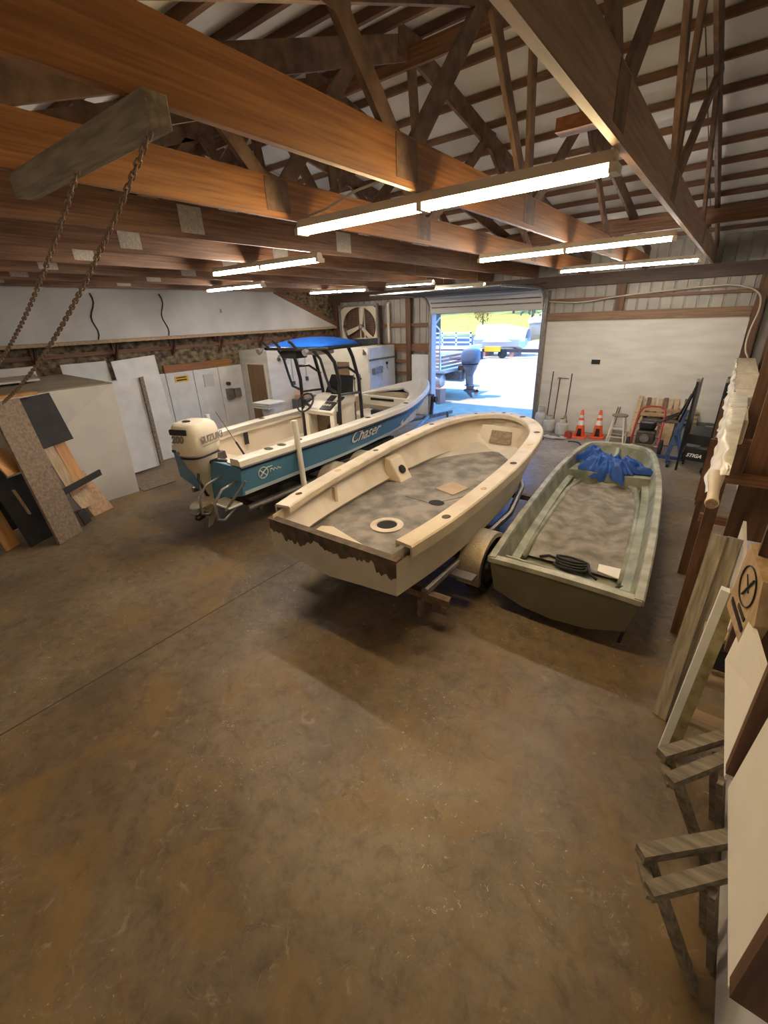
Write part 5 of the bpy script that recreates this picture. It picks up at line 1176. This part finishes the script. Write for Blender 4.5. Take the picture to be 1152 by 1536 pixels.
outboard('outboard_motor','grey outboard motor on the pontoon boat outside',(-8.02,15.9,.95),1.0,M['out_gray'],M['out_gray'],letters=False,yaw=math.pi/2)
tag(MB().box((-8.7,14.3,0),(-8.2,14.7,.5)).build('crate_block', M['brick']), 'reddish blocks under the pontoon', 'block')
sbm = thing('shrink_wrapped_boat', 'large boat under a white cover in the yard', 'boat', (-14,33.5,0))
def cover(u, v):
    x = -15.9+3.9*u; w = 1.2*min(1,.5+2.2*u*(1-u)); a = math.pi*v
    h = .95+.62*math.sin(a)*min(1,1.2*(1-u)+.45); return (x, 33.5-w*math.cos(a), .62+h-.55*(abs(math.cos(a)))**3)
MB().grid(cover,20,16).build('cover', M['shrink'], sbm, smooth=True)
MB().loft([[(x,32.4+.0,1.2),(x,32.7,.7),(x,33.5,.5),(x,34.3,.7),(x,34.6,1.2)] for x in (-15.8,-14,-12.3)]).build('hull', M['shrink'], sbm)
for x in (-15.2,-13): MB().box((x,32.7,0),(x+.3,34.3,.5)).build('stand', M['brick'], sbm)
bgb = thing('parked_boat', 'white boat with beige bottom in the yard at right', 'boat', (-11.5,37.5,0))
MB().loft([[(x,37.5-w,2.15+.05*k),(x,37.5-w*.8,1.3),(x,37.5,.75+.12*k),(x,37.5+w*.8,1.3),(x,37.5+w,2.15+.05*k)] for k,(x,w) in enumerate(((-13.4,.05),(-12.9,.7),(-12.0,1.1),(-10.5,1.25),(-6,1.25)))]).build('hull', M['out_beige'], bgb, smooth='auto')
MB().loft([[(x,37.5-w,2.10+.05*k),(x,37.5-w,2.5+.06*k),(x,37.5+w,2.5+.06*k),(x,37.5+w,2.10+.05*k)] for k,(x,w) in enumerate(((-13.5,.08),(-12.9,.75),(-12.0,1.15),(-10.5,1.3),(-6,1.3)))]).build('topsides', M['shrink'], bgb)
MB().box((-10.5,37,2.8),(-9,38,3.5)).build('cabin', M['alu'], bgb)
for x in (-11.6,-8.5): MB().box((x,36.6,0),(x+.25,38.4,1.35)).build('stand', M['dark_steel'], bgb)
MB().tube([(-13.2,37.3,2.5),(-12,36.9,3.0),(-10.5,36.4,3.05)],.03,6).build('bow_rail', M['alu'], bgb)
yt = thing('yard_trailer', 'long trailer frame with dark boards in the yard', 'trailer', (-14,32,0))
MB().box((-14.6,31.5,.40),(-8.5,31.65,.62)).build('frame', M['dark_steel'], yt); MB().box((-14.3,31.2,.45),(-13.1,31.45,.80)).build('yellow_cover', M['yellow'], yt)
for x in (-13.0,-10): MB().lathe([(.3,-.1),(.3,.1)],(x,31.4,.3),(0,1,0),16).build('wheel', M['rubber'], yt)
tag(MB().box((-14.6,30.6,0),(-14.25,30.95,.5)).build('blue_barrel', M['navy']), 'blue drum beside the yellow cover in the yard', 'drum')
pf = thing('pontoon_boat', 'distant pontoon boat with white railings in the yard', 'boat', (-16.2,30,0))
MB().box((-19,29.2,.75),(-14.4,31.0,.95)).build('deck', M['shrink'], pf)
for z in (1.15,1.45,1.75): MB().box((-19,29.2,z),(-14.4,29.26,z+.09)).build('rail', M['shrink'], pf)
for x in (-18.9,-17.8,-16.7,-15.6,-14.5): MB().box((x,29.2,.95),(x+.1,29.28,1.85)).build('rail_post', M['shrink'], pf)
MB().box((-18.5,29.7,.95),(-15,30.8,1.55)).build('seats', M['out_gray'], pf)
for x in (-18,-15.5): MB().box((x,29.4,0),(x+.3,30.9,.75)).build('stand', M['dark_steel'], pf)
MB().tube([(-19,29.5,.42),(-14.4,29.5,.42)],.3,14).build('pontoon', M['alu'], pf)
al = thing('aluminium_skiff', 'small grey aluminium boat behind the pontoon boat', 'boat', (-14.5,22,0))
MB().loft([[(x,22-w,.95),(x,22-w*.8,.45),(x,22+w*.8,.45),(x,22+w,.95)] for x,w in ((-18,.75),(-13.5,.75),(-12.2,.25))]).build('hull', M['alu'], al); MB().box((-17.5,21.5,0),(-13.5,22.5,.45)).build('cradle', M['dark_steel'], al)
MB().beam((-13.2,21.4,.45),(-11.2,21.2,.45),.06,.06).build('tongue', M['alu'], al); MB().beam((-12.6,21.3,.4),(-12.6,21.3,1.5),.06,.06,up=(0,1,0)).build('winch_post', M['alu'], al)
random.seed(4)
def tree(x, y, h, r, m, lab, tr=.12):
    t = thing('tree', lab, 'tree', (x,y,0), 'trees beyond the yard')
    MB().tube([(x,y,0),(x+.1,y,h*.5),(x,y,h*.8)],[tr,tr*.8,tr*.4],8).build('trunk', M['trunk'], t)
    cr = MB()
    for k in range(260):
        d = Vector((random.gauss(0,1),random.gauss(0,1),random.gauss(0,.8))); d.normalize(); d *= r*random.random()**.4
        c = Vector((x,y,h*.72))+d; s = r*.14
        a = Vector((random.gauss(0,1),random.gauss(0,1),random.gauss(0,1))).normalized()*s; b = a.cross(Vector((random.random(),random.random(),1))).normalized()*s
        cr.add([c-a,c-b*.5,c+a,c+b*.5],[(0,1,2,3)])
    cr.build('foliage', m, t)
tree(-36,60,3.6,1.2,M['leaf_orange'],'small orange leaved tree left of the dark trunk')
tree(-28,60,4.0,1.2,M['leaf_orange'],'small orange leaved tree right of the dark trunk')
tree(-46,63,5.5,2.4,M['leaf_green'],'yellow green tree at the left behind the pontoon railings')
tree(-22,62,6.5,2.6,M['leaf_gray'],'grey bare tree at the right edge of the doorway')
tree(-33,56,12,3.5,M['leaf_green'],'tall tree with thick dark trunk in the middle of the doorway',.75)
for k in range(9):
    tree(-95+k*11, 100+random.random()*6, 13+random.random()*3, 5.4, M['leaf_gray'] if k%2 else M['leaf_green'], 'tree in the far tree line, %s from the left' % ordn[k], .3)
